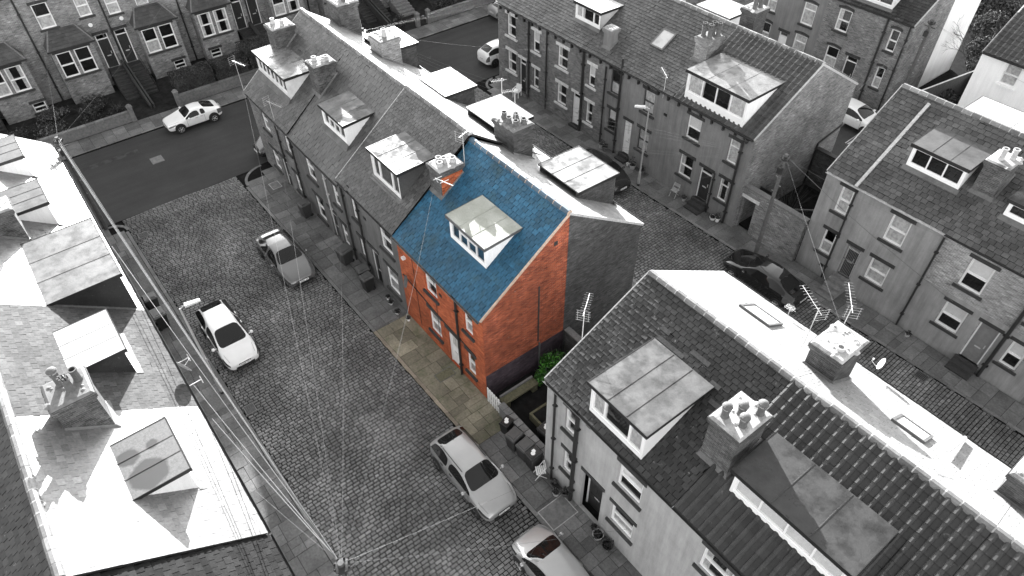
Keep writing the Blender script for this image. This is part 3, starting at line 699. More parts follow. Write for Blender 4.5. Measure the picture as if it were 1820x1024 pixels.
# iron covers, drains and patches set in the road
def cover(x, y, a, b, z, label, mat='stone_dark', bars=False, frame='gutter'):
    t = thing('drain_cover' if bars else 'manhole_cover', label, 'drain' if bars else 'manhole cover', (x, y, 0))
    obj('frame', M().box(-a / 2 - .04, a / 2 + .04, -b / 2 - .04, b / 2 + .04, z - .02, z + .008), frame, t)
    c = M()
    if bars:
        n = 7
        for i in range(n): xx = -a / 2 + a * (i + .5) / n; c.box(xx - a / n * .3, xx + a / n * .3, -b / 2, b / 2, z, z + .016)
    else: c.box(-a / 2, a / 2, -b / 2, b / 2, z, z + .013)
    obj('grate' if bars else 'lid', c, mat, t)
pt = M()
for (x, y, a, b) in ((-43.6, -3.5, .9, 3.2), (-47.9, 2.2, .5, 4.5), (-44.2, 16.5, 1.3, 2.2), (-46.6, 24.0, .35, 7.0)): pt.q((x - a / 2, y - b / 2, -.004), (x + a / 2, y - b / 2, -.004), (x + a / 2, y + b / 2, -.004), (x - a / 2, y + b / 2, -.004))
struct('road_repair_patches', pt, 'asphalt_patch')
cover(-46.0, 5.1, .75, .7, -.004, 'pale square iron cover in the dark tarmac of the cross road', 'stone', frame='stone')
cover(-22.8, 1.85, .5, .42, .04, 'barred drain in the setts by the left kerb below the white hatchback', 'iron', True)
cover(-4.6, 27.95, .5, .42, .04, 'barred drain in the setts at the kerb of the right-hand row', 'iron', True)
cover(-38.6, 1.9, .45, .5, .04, 'barred drain in the setts by the rounded corner of the left pavement', 'iron', True)
cover(-18.8, 10.1, .5, .85, .082, 'rust-brown metal cover in the paving by the white front door', 'moss_stone')
cover(-10.0, 9.75, .95, 1.25, .082, 'large flat stone cover with a pale edge in the paving of the near pale house', 'flag' if False else 'stone', frame='mortar')
cover(-38.2, 10.1, .7, .55, .082, 'grey inspection cover in the rounded paving at the far end of the centre row', 'stone', frame='mortar')

# ------------------------------------------------------------------ centre row
RB = 'brick_red'; wr = dict(sill='stone_dark', lintel='stone_dark', ft=.07)
house('H1', 'end house of the centre row, beside the tarmac cross road, with a wide flat dormer', 'house', -41.0, -34.9, 10.85, 'S', 5.3, 9.08, 4.6, 'brick_mid', 'slate', gable=(1, 0), group='houses of the centre row, street side',
      feats=[Wn(-39.4, -38.4, 3.45, 4.9, curt='low', **wr), Wn(-39.4, -38.4, .65, 2.1, curt='full', **wr), Wn(-36.15, -35.5, 3.45, 4.85, **wr), Wn(-36.1, -35.45, .65, 2.05, **wr), Dr(-37.9, -37.0, 0., 2.25, col='door_dark'),
             Pp(-36.9, 2.3, 5.15, name='downpipe'), Pp(-35.0, 0, 5.1), dict(t='dormer', x=(-40.65, -36.45), yf=1.03, z=(6.35, 7.55), yb=2.85, kind='v7', roof='felt_wet', rise=.06, winb=.28),
             dict(t='ch', x=(-41.0, -39.9), y=(2.2, 3.5), z=8.85, pots=[(-40.75, 2.6), (-40.15, 2.9)], potmat='pot_pale', ph=.32),
             dict(t='aer', x=-41.2, y=-.1, z=5.2, h=2.0, ang=.3, L=.9), dict(t='aer', x=-36.6, y=-.12, z=4.7, h=1.9, ang=.3, L=1.0)])
house('H2', 'second house of the centre row, darker large-slate roof, small pale dormer with four lights', 'house', -34.9, -28.95, 10.85, 'S', 5.2, 9.08, 4.6, 'rend_dark', 'slate_mid', sw=.37, sg=.30, group='houses of the centre row, street side',
      feats=[Wn(-33.45, -32.35, 3.2, 4.8, curt='left', **wr), Wn(-33.4, -32.3, .35, 2.05, curt='sides', **wr), Wn(-30.25, -29.55, 3.15, 4.7, **wr), Wn(-30.2, -29.5, .35, 1.95, curt='low', **wr), Dr(-31.5, -30.65, 0., 2.1, col='door_dark'),
             Pp(-30.9, 1.9, 4.9, mat='pipe_pale', r=.045), dict(t='dormer', x=(-32.55, -29.95), yf=1.27, z=(6.5, 7.62), yb=3.07, kind='split4', body='white_wall', roof='felt_pale', rise=.15),
             dict(t='ch', x=(-35.35, -34.4), y=(2.1, 3.3), z=8.8, pots=[(-35.1, 2.45), (-34.7, 2.8), (-34.75, 3.0)], potmat='pot_pale', ph=.22), dict(t='dish', x=-36.2, y=-.3, z=4.6, nx=-.2, ny=-1, r=.22) if False else dict(t='vent', x=-33.9, z=5.0)])
house('H3', 'third house of the centre row, beside the red house, with a slate-sided dormer', 'house', -28.95, -23.35, 10.85, 'S', 5.6, 9.18, 4.6, 'rend_dark', 'slate', sw=.25, sg=.19, gable=(1, 0), group='houses of the centre row, street side',
      feats=[Wn(-28.0, -27.3, 3.6, 5.1, **wr), Wn(-27.95, -27.25, 1.0, 2.4, **wr), Wn(-25.1, -23.95, 3.55, 5.2, curt='sides', **wr), Wn(-25.1, -23.95, .72, 2.45, curt='full', **wr), Dr(-26.75, -25.85, 0, 2.55, col='door_dark', y=.14),
             Pp(-28.75, 0, 5.4), Pp(-27.15, 0, 5.4), dict(t='dormer', x=(-26.85, -24.25), yf=1.05, z=(6.4, 7.95), yb=3.1, kind='mid3', cheek='slate', roof='felt_pale', rise=.1, curt=None),
             dict(t='vent', x=-26.6, z=4.4), dict(t='aer', x=-22.5 + .0, y=3.6, z=8.3, h=1.7, ang=1.9, L=.9)])
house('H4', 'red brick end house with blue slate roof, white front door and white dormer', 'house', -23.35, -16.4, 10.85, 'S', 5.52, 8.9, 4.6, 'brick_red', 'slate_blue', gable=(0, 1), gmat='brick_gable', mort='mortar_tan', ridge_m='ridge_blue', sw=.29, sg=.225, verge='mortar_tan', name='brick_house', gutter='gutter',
      feats=[Wn(-21.0, -20.0, 3.7, 5.2, curt='sides', **wr), Wn(-21.0, -20.0, .95, 2.5, curt='full', **wr), Wn(-17.85, -17.2, 3.65, 5.05, **wr), Wn(-17.85, -17.2, .82, 2.3, curt='low', **wr), Dr(-19.4, -18.5, .06, 2.35, col='door_white', fan=False, y=.08, glass_door=True, ext=.2),
             Pp(-18.32, 0, 5.3, r=.06, hopper=True), dict(t='dish', x=-22.4, y=-.32, z=3.35, nx=-.35, ny=-1, r=.32), dict(t='vent', x=-19.7, z=4.35),
             dict(t='dormer', x=(-20.5, -17.85), yf=1.32, z=(6.5, 7.72), yb=3.2, kind='split4', body='white_wall', roof='felt_cream', rise=.15, apron='slate_blue', fascia='gutter'),
             dict(t='ch', x=(-23.35, -22.4), y=(2.2, 3.4), z=8.62, pots=[(-22.9, 2.75), (-22.75, 2.45), (-23.1, 2.6), (-22.7, 3.1)], potmat='pot_pale', ph=.25)])
r4 = ROOTS['H4']     # red side of the chimney, purple plinth, string marks and a lamp on the coloured house
obj('chimney_brick_side', M().box(.96, .975, 2.22, 3.38, 7.0, 8.25), 'brick_red', r4)
obj('plinth', M().hexa([(6.953, 0.02, -.1), (6.975, 0.02, -.1), (6.975, 4.6, -.1), (6.953, 4.6, -.1)], [(6.953, .02, 1.72), (6.975, .02, 1.72), (6.975, 4.6, 1.70), (6.953, 4.6, 1.70)]), 'plinth', r4)
obj('air_vent', M().box(6.952, 6.965, 3.8, 4.0, 7.5, 7.72), 'black', r4)
obj('gable_pipe', M().tube([(7.0, 3.1, .2), (7.0, 3.1, 1.9)], .045, 6), 'gutter', r4)
obj('soot_streak', M().box(6.951, 6.957, 3.0, 3.09, 2.0, 5.6), 'stone_dark', r4)
obj('wall_lamp', M().box(.55, .72, -.16, .0, 4.45, 4.58), 'white', r4)
cb = M(); cb.tube([(.2, -.02, 3.1), (3.6, -.02, 2.62), (4.95, -.02, 2.6), (6.2, -.03, 2.55)], .025, 5); cb.tube([(1.35, -.02, 5.2), (1.4, -.02, .3)], .012, 4); cb.tube([(3.2, -.02, 5.1), (3.2, -.02, .6)], .012, 4); obj('wall_cable', cb, 'iron', r4)
obj('television_aerial', M().tube([(1.05, 2.0, 8.2), (1.55, 1.6, 8.9), (2.3, 2.0, 8.75)], .02, 5).tube([(1.6, 1.45, 8.9), (1.6, 1.9, 8.9)], .015, 4).tube([(1.9, 1.6, 8.83), (1.9, 2.05, 8.83)], .015, 4), 'wood_white', r4)
g2 = 'houses of the centre row, hidden side'
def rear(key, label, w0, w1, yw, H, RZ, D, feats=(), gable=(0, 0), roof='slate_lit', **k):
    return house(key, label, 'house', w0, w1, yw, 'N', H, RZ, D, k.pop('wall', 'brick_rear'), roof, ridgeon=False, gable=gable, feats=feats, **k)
rear('R1', 'sunlit hidden half at the far end of the centre row with a white flat dormer', -41.0, -34.9, 20.05, 5.85, 9.08, 4.6, group=g2, gable=(0, 1),
     feats=[dict(t='dormer', x=(-37.9, -35.35), yf=.2, z=(6.25, 7.65), yb=2.3, kind='v2', cheek='brick_rear', roof='felt_white', rise=.1), dict(t='ch', x=(-41.0, -39.5), y=(1.6, 2.9), z=9.3, pots=[(-40.6, 2.2), (-39.9, 2.3)]),])
rear('R2', 'sunlit hidden half of the second centre house, its pale dormer strewn with dark moss', -34.9, -28.95, 20.05, 5.85, 9.08, 4.6, group=g2,
     feats=[dict(t='dormer', x=(-31.8, -29.35), yf=.2, z=(6.1, 7.4), yb=2.2, kind='v2', cheek='brick_rear', roof='felt_white', rise=.1), dict(t='ch', x=(-35.7, -34.4), y=(1.75, 3.0), z=8.9, pots=[(-35.0, 2.4)], mat='brick_pale', potmat='pot_pale', cap='stone')])
rear('R3', 'sunlit hidden half of the slate-sided dormer house, its own dormer roof half wet', -28.95, -23.35, 20.05, 5.85, 9.18, 4.6, group=g2,
     feats=[dict(t='dormer', x=(-27.0, -24.4), yf=.2, z=(6.2, 7.8), yb=2.3, kind='v2', cheek='brick_rear', roof='felt_white', rise=.1)])
rear('R4', 'sunlit grey half of the red end house with a pale flat dormer', -23.35, -16.4, 20.05, 5.85, 8.9, 4.6, group=g2, gable=(1, 0),
     feats=[dict(t='dormer', x=(-20.75, -18.15), yf=.2, z=(6.2, 7.8), yb=2.6, kind='v2', cheek='brick_dark', roof='felt_pale', rise=.1), dict(t='ch', x=(-24.0, -22.45), y=(1.65, 2.8), z=9.0, pots=[(-23.7, 2.4), (-23.3, 2.0), (-22.8, 2.4), (-22.7, 2.0), (-23.2, 2.5)], mat='brick_rear', cap='stone', ph=.28),
            dict(t='aer', x=-24.1, y=2.2, z=8.5, h=2.3, ang=1.2, L=.5, grid=False), dict(t='aer', x=-23.1, y=2.2, z=9.0, h=1.7, ang=1.2, L=.6, grid=False)])
obj('wall_patch', M().box(.05 - .021, .05 - .0205, 1.2, 1.3, 3, 5), 'black', ROOTS['R4'])
# near half of the centre row, past the yard
wc = dict(sill='stone_dark', lintel='stone_dark', ft=.08, curt='sides')
house('C1', 'pale rendered end house by the dark yard with a mossy felt dormer', 'house', -11.9, -5.55, 10.6, 'S', 6.5, 8.95, 4.85, 'rend_pale', 'slate_dark', gable=(1, 0), group='houses of the near centre row', sw=.26, sg=.19,
      feats=[Wn(-10.85, -10.2, 4.4, 5.85, **wc), Wn(-10.8, -10.15, 1.62, 3.1, **wc), Wn(-8.0, -6.88, 4.25, 5.72, **dict(wc, curt='blind')), Wn(-8.02, -6.9, 1.56, 2.87, **dict(wc, curt='low')),
             Dr(-9.65, -8.55, .12, 2.95, y=.38, col='door_dark', ext=.1), Pp(-11.35, 0, 6.3, r=.05), Pp(-10.12, 0, 6.25, r=.085, hopper=True),
             dict(t='dormer', x=(-9.8, -7.28), yf=.12, z=(6.62, 8.12), yb=3.15, kind='mid3', body='white', roof='felt_grass', rise=.02, curt='sides', winb=.25, apron=None),
             dict(t='vent', x=-9.65, z=5.95), dict(t='aer', x=-12.05, y=1.75, z=6.6, h=2.2, ang=2.2, L=.9)])
house('C2', 'near pale house with a dark pantile roof and a long dormer with blinds', 'house', -5.55, 0.9, 10.6, 'S', 6.5, 8.95, 4.85, 'rend_pale', 'pantile', 'pantile', group='houses of the near centre row',
      feats=[Wn(-4.2, -3.05, 4.3, 5.75, **wc), Wn(-4.2, -3.05, 1.55, 2.9, **wc), Dr(-2.3, -1.4, .15, 2.8, col='door_dark'), Wn(-.9, -.25, 4.3, 5.75, **wc), Wn(-.9, -.25, 1.55, 2.9, **wc),
             dict(t='dormer', x=(-4.65, -.8), yf=1.2, z=(7.15, 8.3), yb=3.2, kind='v4', body='white', roof='felt_dark', rise=0., ov=.12, curt='shut', winb=.2),
             dict(t='ch', x=(-6.08, -5.02), y=(1.45, 2.85), z=9.3, pots=[(-5.85, 1.75), (-5.6, 2.2), (-5.25, 2.65), (-5.3, 1.9)], potmat='pot', potk=('cowl',), ph=.36)])
house('C3', 'pantiled house at the near bottom corner of the picture', 'house', 0.9, 7.3, 10.6, 'S', 6.5, 8.95, 4.85, 'rend_pale', 'pantile', 'pantile', gable=(0, 1), group='houses of the near centre row', feats=[Wn(2, 3, 4.3, 5.75, **wc), Wn(2, 3, 1.55, 2.9, **wc), Dr(4.1, 5.0, .15, 2.8)])
gC = 'houses of the near centre row, hidden side'
rear('Q1', 'sunlit half behind the mossy dormer house with a rooflight and a broken brick stack', -11.9, -5.55, 20.45, 5.85, 8.95, 5.0, group=gC, gable=(0, 1), wall='rend',
     feats=[dict(t='sky', x=(-9.45, -8.05), y=(1.35, 2.45)), dict(t='ch', x=(-6.05, -4.95), y=(1.85, 3.3), z=9.05, pots=[(-5.3, 2.9)], mat='brick_dark', potmat='pot_pale', ph=.14), dict(t='aer', x=-6.75, y=2.1, z=7.4, h=1.9, ang=-.5, L=1.2), dict(t='aer', x=-5.9, y=1.75, z=8.6, h=1.3, ang=-.9, L=1.2), dict(t='aer', x=-8.6, y=-.1, z=5.7, h=.7, L=.2, grid=False)])
rear('Q2', 'sunlit half with a rooflight, a white flue on the slates and an eaves dish', -5.55, 0.9, 20.45, 5.85, 8.95, 5.0, group=gC, wall='rend',
     feats=[dict(t='sky', x=(-2.95, -1.8), y=(1.95, 2.9)), dict(t='dish', x=-4.75, y=-.3, z=6.4, nx=.9, ny=.4, r=.24, mat='alu')])
rear('Q3', 'sunlit half cut by the right picture edge with a weathered stack', 0.9, 7.3, 20.45, 5.85, 8.95, 5.0, group=gC, gable=(1, 0), wall='rend', feats=[dict(t='ch', x=(.4, 1.5), y=(1.3, 2.6), z=8.6, pots=[(.8, 1.8), (1.2, 2.2)], mat='brick_dark', potmat='pot_pale', ph=.2)])
obj('flue', M().tube([(2.1, .2, 6.2), (2.1, 2.6, 7.75)], .07, 8), 'white', ROOTS['Q2'])
for (x, y) in ((-6.2, .9), (-7.6, 1.0)): pass
lu = random.Random(4)
P_, sl_ = plane(0, -.15, 6.5, 4.85, 8.95)
for (u, v, n) in ((2.05, 3.75, 3), (2.75, 3.45, 2), (3.3, 4.1, 2), (1.9, 4.1, 1), (4.9, 3.2, 1), (4.5, 3.7, 1)):
    tm = M()
    for i in range(n): a = u + i * .40; tm.hexa([P_(a, v, .03), P_(a + .4, v, .03), P_(a + .4, v + .17, .03), P_(a, v + .17, .03)], [P_(a, v, .05), P_(a + .4, v, .05), P_(a + .4, v + .17, .05), P_(a, v + .17, .05)])
    obj('patch_slates', tm, 'slate_pale', ROOTS['C1'])

# ------------------------------------------------------------------ left row
gA = 'houses of the left row'
def left(key, label, w0, w1, roof, feats=(), gable=(0, 0), H=5.45, RZ=8.97, **k):
    return house(key, label, 'house', w0, w1, -.2, 'N', H, RZ, 4.6, 'brick', roof, feats=feats, gable=gable, group=gA, mort=k.pop('mort', 'mortar'), gutter='black', **k)
wl = dict(sill='stone_dark', lintel='stone_dark')
def std(a, b): return [Wn(a + .9, a + 1.9, 3.6, 5.1, **wl), Wn(a + .9, a + 1.9, .8, 2.4, **wl), Dr(a + 2.7, a + 3.6, .0, 2.3), Wn(b - 1.7, b - 1., 3.6, 5.1, **wl), Wn(b - 1.7, b - 1., .8, 2.3, **wl)]
left('A0', 'left-row house farthest away, its felt dormer cut by the picture edge', -41.9, -37.2, 'slate_wet_glare', std(-41.9, -37.2) + [dict(t='dormer', x=(-39.5, -37.35), yf=1.25, z=(6.55, 7.65), yb=3.0, kind='v3', body='white_wall', roof='felt_mid', rise=.02)], (0, 1))
left('A1', 'left-row house second from the cross road with a small stained felt dormer', -37.2, -31.9, 'slate_wet_glare', std(-37.2, -31.9) + [dict(t='dormer', x=(-34.6, -32.6), yf=1.18, z=(6.45, 7.68), yb=2.9, kind='v3', body='white_wall', roof='felt_mid', rise=.02)])
left('A2', 'left-row house with a full-width dormer reaching the gutter, felt streaked with wet', -31.9, -25.85, 'slate_wet_glare', std(-31.9, -25.85) + [dict(t='dormer', x=(-30.3, -26.0), yf=.0, z=(5.5, 7.5), yb=3.25, kind='v5', body='white', cheek='slate_dark', roof='felt_pale', rise=.02, winb=.4, apron=None),
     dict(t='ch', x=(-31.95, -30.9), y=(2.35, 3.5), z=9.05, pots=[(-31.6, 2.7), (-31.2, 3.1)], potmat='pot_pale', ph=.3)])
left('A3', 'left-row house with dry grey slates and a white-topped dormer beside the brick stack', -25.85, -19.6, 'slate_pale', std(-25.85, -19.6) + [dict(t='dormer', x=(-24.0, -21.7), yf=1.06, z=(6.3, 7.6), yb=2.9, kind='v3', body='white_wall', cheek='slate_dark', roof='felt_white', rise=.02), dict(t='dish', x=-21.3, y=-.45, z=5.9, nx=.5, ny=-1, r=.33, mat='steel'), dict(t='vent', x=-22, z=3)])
left('A4', 'near left-row house with blinding wet slates and a small dormer with puddled felt', -19.6, -13.25, 'slate_wet_glare', std(-19.6, -13.25) + [dict(t='dormer', x=(-17.8, -15.6), yf=.95, z=(6.2, 7.42), yb=2.95, kind='v3', body='white_wall', roof='felt_puddle', rise=.02),
     dict(t='ch', x=(-20.05, -18.85), y=(2.25, 3.45), z=9.15, pots=[(-19.75, 2.95), (-19.3, 2.75), (-19.6, 2.45)], potk=('cowl', 'crown', 'plain'), ph=.55, cap='stone')])
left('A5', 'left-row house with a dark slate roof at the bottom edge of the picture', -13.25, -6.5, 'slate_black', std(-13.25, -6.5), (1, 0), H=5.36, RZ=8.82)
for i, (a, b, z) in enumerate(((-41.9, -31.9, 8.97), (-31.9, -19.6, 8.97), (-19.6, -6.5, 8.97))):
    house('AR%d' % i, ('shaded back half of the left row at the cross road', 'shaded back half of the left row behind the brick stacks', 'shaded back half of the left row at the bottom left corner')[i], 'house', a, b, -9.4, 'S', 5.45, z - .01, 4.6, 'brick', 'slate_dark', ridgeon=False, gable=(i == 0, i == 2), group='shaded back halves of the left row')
for x in (-25.85, -19.6):
    pass

# ------------------------------------------------------------------ upper row (right of centre)
gD = 'houses of the upper row'
wd_ = dict(sill='stone_white', lintel='stone_white', ext=.2, lh=.22, ft=.07)
def upper(key, label, w0, w1, wall, roof, feats, yw=29.5, H=6.15, RZ=8.95, **k):
    return house(key, label, 'house', w0, w1, yw, 'S', H, RZ, 4.6, wall, roof, feats=feats, group=gD, brackets=1, **k)
upper('D1', 'brick end house of the upper row at the tarmac road with white lintels', -40.1, -36.5, 'brick_mid', 'slate', [Wn(-39.0, -38.0, 4.05, 5.6, curt='left', **wd_), Wn(-39.0, -38.0, 1.35, 2.92, curt='left', **wd_), Dr(-37.6, -36.85, .2, 2.85, lintel='stone_white', step='stone'), Pp(-36.45, 0, 5.9, r=.07)], gable=(1, 0))
upper('D2', 'brick upper-row house with white lintels, white panelled front door and a small dormer', -36.5, -30.75, 'brick_mid', 'slate', [Wn(-36.05, -35.35, 3.95, 5.45, curt='blind', **wd_), Wn(-36.0, -35.4, 1.25, 2.72, **wd_), Wn(-33.42, -32.42, 3.88, 5.35, curt='left', **wd_), Wn(-33.36, -32.4, 1.18, 2.68, curt='left', **wd_),
      Dr(-31.72, -30.98, .25, 2.68, col='door_white', lintel='stone_white', step='stone_dark'), Pp(-34.5, 0, 5.9), Pp(-30.8, 0, 5.9, r=.085), dict(t='dormer', x=(-33.15, -30.82), yf=1.17, z=(6.92, 8.0), yb=3.2, kind='mid3', body='white', cheek='felt_white', roof='felt_white', rise=.0, curt='left')])
upper('D3', 'narrow brick strip of the upper row with two white-silled windows and a stubby stack', -30.75, -28.75, 'brick_mid', 'slate', [Wn(-30.32, -29.72, 3.78, 5.22, curt='blind', **wd_), Wn(-30.36, -29.74, 1.02, 2.58, **wd_), Pp(-28.72, 0, 5.7), dict(t='ch', x=(-29.75, -29.1), y=(.5, 1.1), z=7.75, pots=[], mat='rend', cap='flaunch')])
wg = dict(sill='stone_dark', lintel='stone_dark', ext=.16)
upper('D4', 'grey rendered upper-row house with brown window frames and a rooflight', -28.75, -23.1, 'rend', 'slate', [Wn(-28.3, -27.55, 4.15, 5.75, curt='low', frame='brown', **wg), Wn(-28.25, -27.57, 1.5, 3.03, curt='blind', frame='brown', **wg), Wn(-25.45, -24.57, 4.12, 5.63, frame='brown', curt='full', **wg), Wn(-25.5, -24.6, 1.4, 2.93, curt='full', frame='brown', **wg),
      Dr(-26.75, -26.1, .45, 2.9, col='door_white', step='stone_dark', fan=False, glass_door=True), Pp(-27.37, 0, 6.8, r=.07), dict(t='sky', x=(-27.0, -25.95), y=(1.7, 2.85)), dict(t='aer', x=-23.9, y=-.1, z=5.7, h=1.5, ang=2.6, L=1.0, grid=False), dict(t='vent', x=-23.6, z=4.7)])
upper('D5', 'grey upper-row end house with pantiles, wide glazed dormer and black front door', -23.1, -17.4, 'rend', 'pantile2', [Wn(-21.9, -20.92, 4.05, 5.55, curt='blind', **wg), Wn(-21.95, -20.97, 1.43, 2.9, curt='left', **wg), Dr(-20.38, -19.5, .6, 2.8, col='door_dark', step='stone_dark'), Wn(-18.87, -18.2, 4.0, 5.5, curt='full', kind='top', **wg), Wn(-18.9, -18.25, 1.35, 2.85, kind='top', **wg),
      Pp(-18.02, 0, 5.9, r=.07), Pp(-19.3, 0, 2.9, r=.05), dict(t='dormer', x=(-22.55, -18.42), yf=.1, z=(6.28, 7.9), yb=3.0, kind='split4' if False else 'v4', body='white', roof='felt_wet', rise=.08, curt='sides', winb=.45, cheek='white_wall', apron=None),
      dict(t='ch', x=(-23.95, -23.05), y=(2.1, 3.3), z=8.8, pots=[(-23.75, 2.4), (-23.35, 2.45), (-23.5, 2.9), (-23.2, 3.0)], potk=('crown',), ph=.7, mat='brick', cap='stone')], rk='pantile', gable=(0, 1), gmat='brick')
gDr = 'houses of the upper row, hidden side'
house('DR1', 'sunlit far half of the upper row with a white flat dormer and a brick stack', 'house', -40.1, -23.1, 38.7, 'N', 6.15, 8.94, 4.6, 'brick', 'slate_pale', ridgeon=False, gable=(0, 1), group=gDr,
      feats=[dict(t='dormer', x=(-27.9, -25.4), yf=.3, z=(6.5, 7.9), yb=2.4, kind='v3', body='white', roof='felt_white', rise=.05), dict(t='ch', x=(-23.9, -22.9), y=(2.3, 3.4), z=9.5, pots=[(-23.6, 2.6), (-23.2, 2.7), (-23.3, 3.1)], ph=.75, mat='brick_dark')])
house('DR2', 'far half of the pantiled end house of the upper row', 'house', -23.1, -17.4, 38.7, 'N', 6.15, 8.94, 4.6, 'brick', 'pantile2', 'pantile', ridgeon=False, gable=(1, 0), group=gDr)
gE = 'houses of the right-hand row'
def right(key, label, w0, w1, wall, roof, feats, **k):
    return house(key, label, 'house', w0, w1, 30.1, 'S', 6.2, 9.25, 4.6, wall, roof, feats=feats, group=gE, **k)
wx = dict(sill='stone_dark', lintel='stone_dark', ext=.16, ft=.085)
right('E1', 'grey end house of the right-hand row with a barred gate and white roof strip', -13.35, -7.2, 'rend2', 'slate', [Wn(-12.4, -11.73, 4.2, 5.75, curt='full', **wx), Wn(-12.4, -11.73, 1.5, 2.98, curt='low', **wx), Dr(-11.0, -10.28, .88, 2.88, col='room', step='stone', gate=True, y=.12), Wn(-9.65, -8.68, 4.15, 5.72, curt='full', **wx), Wn(-9.67, -8.65, 1.5, 2.92, **wx),
      Pp(-11.62, 0, 5.9, r=.05), dict(t='dormer', x=(-10.6, -8.05), yf=1.53, z=(7.27, 8.39), yb=3.55, kind='v3', body='white', roof='felt_mid', rise=.15, winb=.2), dict(t='vent', x=-11.9, z=.75)], gable=(1, 0), sw=.3, sg=.24, gutter='pipe_pale')
right('E2', 'right-hand row house with bare brick above grey render and a glossy front door', -7.2, -1.0, 'brick_pale', 'slate', [Wn(-5.78, -4.75, 4.0, 5.65, curt='blind', **wx), Wn(-5.77, -4.72, 1.43, 2.93, curt='blind', **wx), Dr(-4.13, -3.22, .5, 2.88, col='door_grey', step='stone_dark', fan=False, ext=.12), Wn(-2.65, -1.93, 1.36, 2.88, curt='blind', **wx), Wn(-2.65, -1.93, 4.0, 5.6, **wx),
      Pp(-7.17, 0, 5.9, r=.05), Pp(-2.96, 0, 5.9, r=.08), dict(t='dormer', x=(-5.95, -3.4), yf=1.43, z=(7.22, 8.02), yb=2.7, kind='v3', body='white', roof='felt_dark', rise=.1, winb=.2),
      dict(t='ch', x=(-7.65, -6.7), y=(1.8, 3.0), z=9.1, pots=[(-7.3, 2.2), (-7.0, 2.6)], potmat='pot_pale', ph=.5)], sw=.3, sg=.24)
right('E3', 'right-hand row house beyond the right edge of the picture', -1.0, 5.2, 'rend', 'slate', [Wn(.3, 1.3, 4.0, 5.6, **wx)])
house('ER', 'sunlit hidden side of the right-hand row with a white flat dormer', 'house', -13.35, 5.2, 39.3, 'N', 6.2, 9.24, 4.6, 'rend', 'slate_wet_glare', ridgeon=False, gable=(0, 1), group='hidden side of the right-hand row', feats=[dict(t='dormer', x=(-10.9, -7.6), yf=.4, z=(6.6, 8.0), yb=2.6, kind='v3', body='white', roof='felt_white', rise=.05)])
e1 = ROOTS['E1']; P_, sl_ = plane(0, -.15, 6.2, 4.6, 9.25)
obj('roof_flashing', M().hexa([P_(1.55, -.05, .01), P_(1.72, -.05, .01), P_(1.72, 5.25, .01), P_(1.55, 5.25, .01)], [P_(1.57, -.05, .07), P_(1.70, -.05, .07), P_(1.70, 5.25, .07), P_(1.57, 5.25, .07)]), 'mortar', e1)
e2 = ROOTS['E2']      # the rendered lower storey of the brick-topped house, proud of the wall
lm = M(); wall_front(lm, 6.2, 3.35, [(1.38, 2.53, 1.4, 2.96), (3.03, 4.02, .45, 2.91), (4.5, 5.32, 1.33, 2.91)], -.022, .03); lm.q((0, -.022, 3.35), (6.2, -.022, 3.35), (6.2, 0, 3.36), (0, 0, 3.36)); obj('rendered_storey', lm, 'rend2', e2)

# ------------------------------------------------------------------ back street row, white houses
gF = 'houses of the back street'
wf = dict(sill='stone_dark', lintel='stone_dark', arch=True, ext=.1, ft=.08)
def back(key, label, w0, w1, wall, feats, gable=(0, 0), **k): return house(key, label, 'house', w0, w1, 48., 'S', 6.35, 9.3, 4.6, wall, k.pop('roof', 'slate_dark'), feats=feats, gable=gable, group=gF, **k)
back('F1', 'brick end house of the back street beside the whitewashed gable, arched lintels', -25.6, -19.2, 'brick', [Wn(-24.6, -23.6, 4.2, 5.75, curt=None, **wf), Wn(-24.65, -23.65, 1.45, 3.0, curt='low', **wf), Dr(-23.0, -22.1, .4, 2.85, step='stone'), Wn(-20.6, -19.95, 4.15, 5.65, **wf), Wn(-20.6, -20.0, 1.4, 2.95, **wf), Pp(-21.0, 0, 6.2, r=.07), Pp(-19.4, 0, 6.2, r=.06),
     dict(t='dormer', x=(-24.2, -21.2), yf=.3, z=(6.6, 7.9), yb=2.6, kind='v3', body='white_dirty', roof='felt_mid', rise=.1)], (0, 1))
back('F2', 'rendered house of the back street with net curtains and a white half-glazed door', -31.9, -25.6, 'rend', [Wn(-27.35, -26.3, 3.7, 5.3, curt='full', kind='top', **wf), Wn(-27.4, -26.35, 1.1, 2.9, kind='top', curt='full', **wf), Dr(-28.75, -28.0, .3, 2.6, col='door_white', fan=True), Wn(-30.4, -29.6, 3.7, 5.3, curt='full', **wf), Wn(-30.4, -29.6, 1.2, 2.8, curt='low', **wf)])
back('F3', 'brick house of the back street half hidden by the pantiled ridge', -38.2, -31.9, 'brick', [Wn(-33.6, -32.6, 3.9, 5.4, **wf), Wn(-33.6, -32.6, 1.2, 2.8, **wf), Wn(-37.3, -36.4, 3.9, 5.4, **wf), Dr(-35.6, -34.8, .3, 2.6)])
house('FR', 'far half of the back street end house with a whitewashed gable wall', 'house', -38.2, -19.2, 57.2, 'N', 6.35, 9.3, 4.6, 'brick', 'slate_pale', ridgeon=False, gable=(1, 0), gmat='white_wall', group=gF)
back('WH', 'whitewashed house at the top right with net-curtained windows and ribbed tiles', -14.7, -6, 'white_wall', [Wn(-13.15, -12.2, 4.85, 6.2, curt='full', **dict(wf, sill='white_wall', lintel='white_wall')), Wn(-13.15, -12.2, 1.6, 3.2, curt='sides', **dict(wf, sill='white_wall', lintel='white_wall')), Wn(-10.6, -9.9, 1.9, 3.2, **dict(wf, sill='white_wall', lintel='white_wall'))], (1, 0), roof='pantile2', rk='pantile', gmat='white_wall')

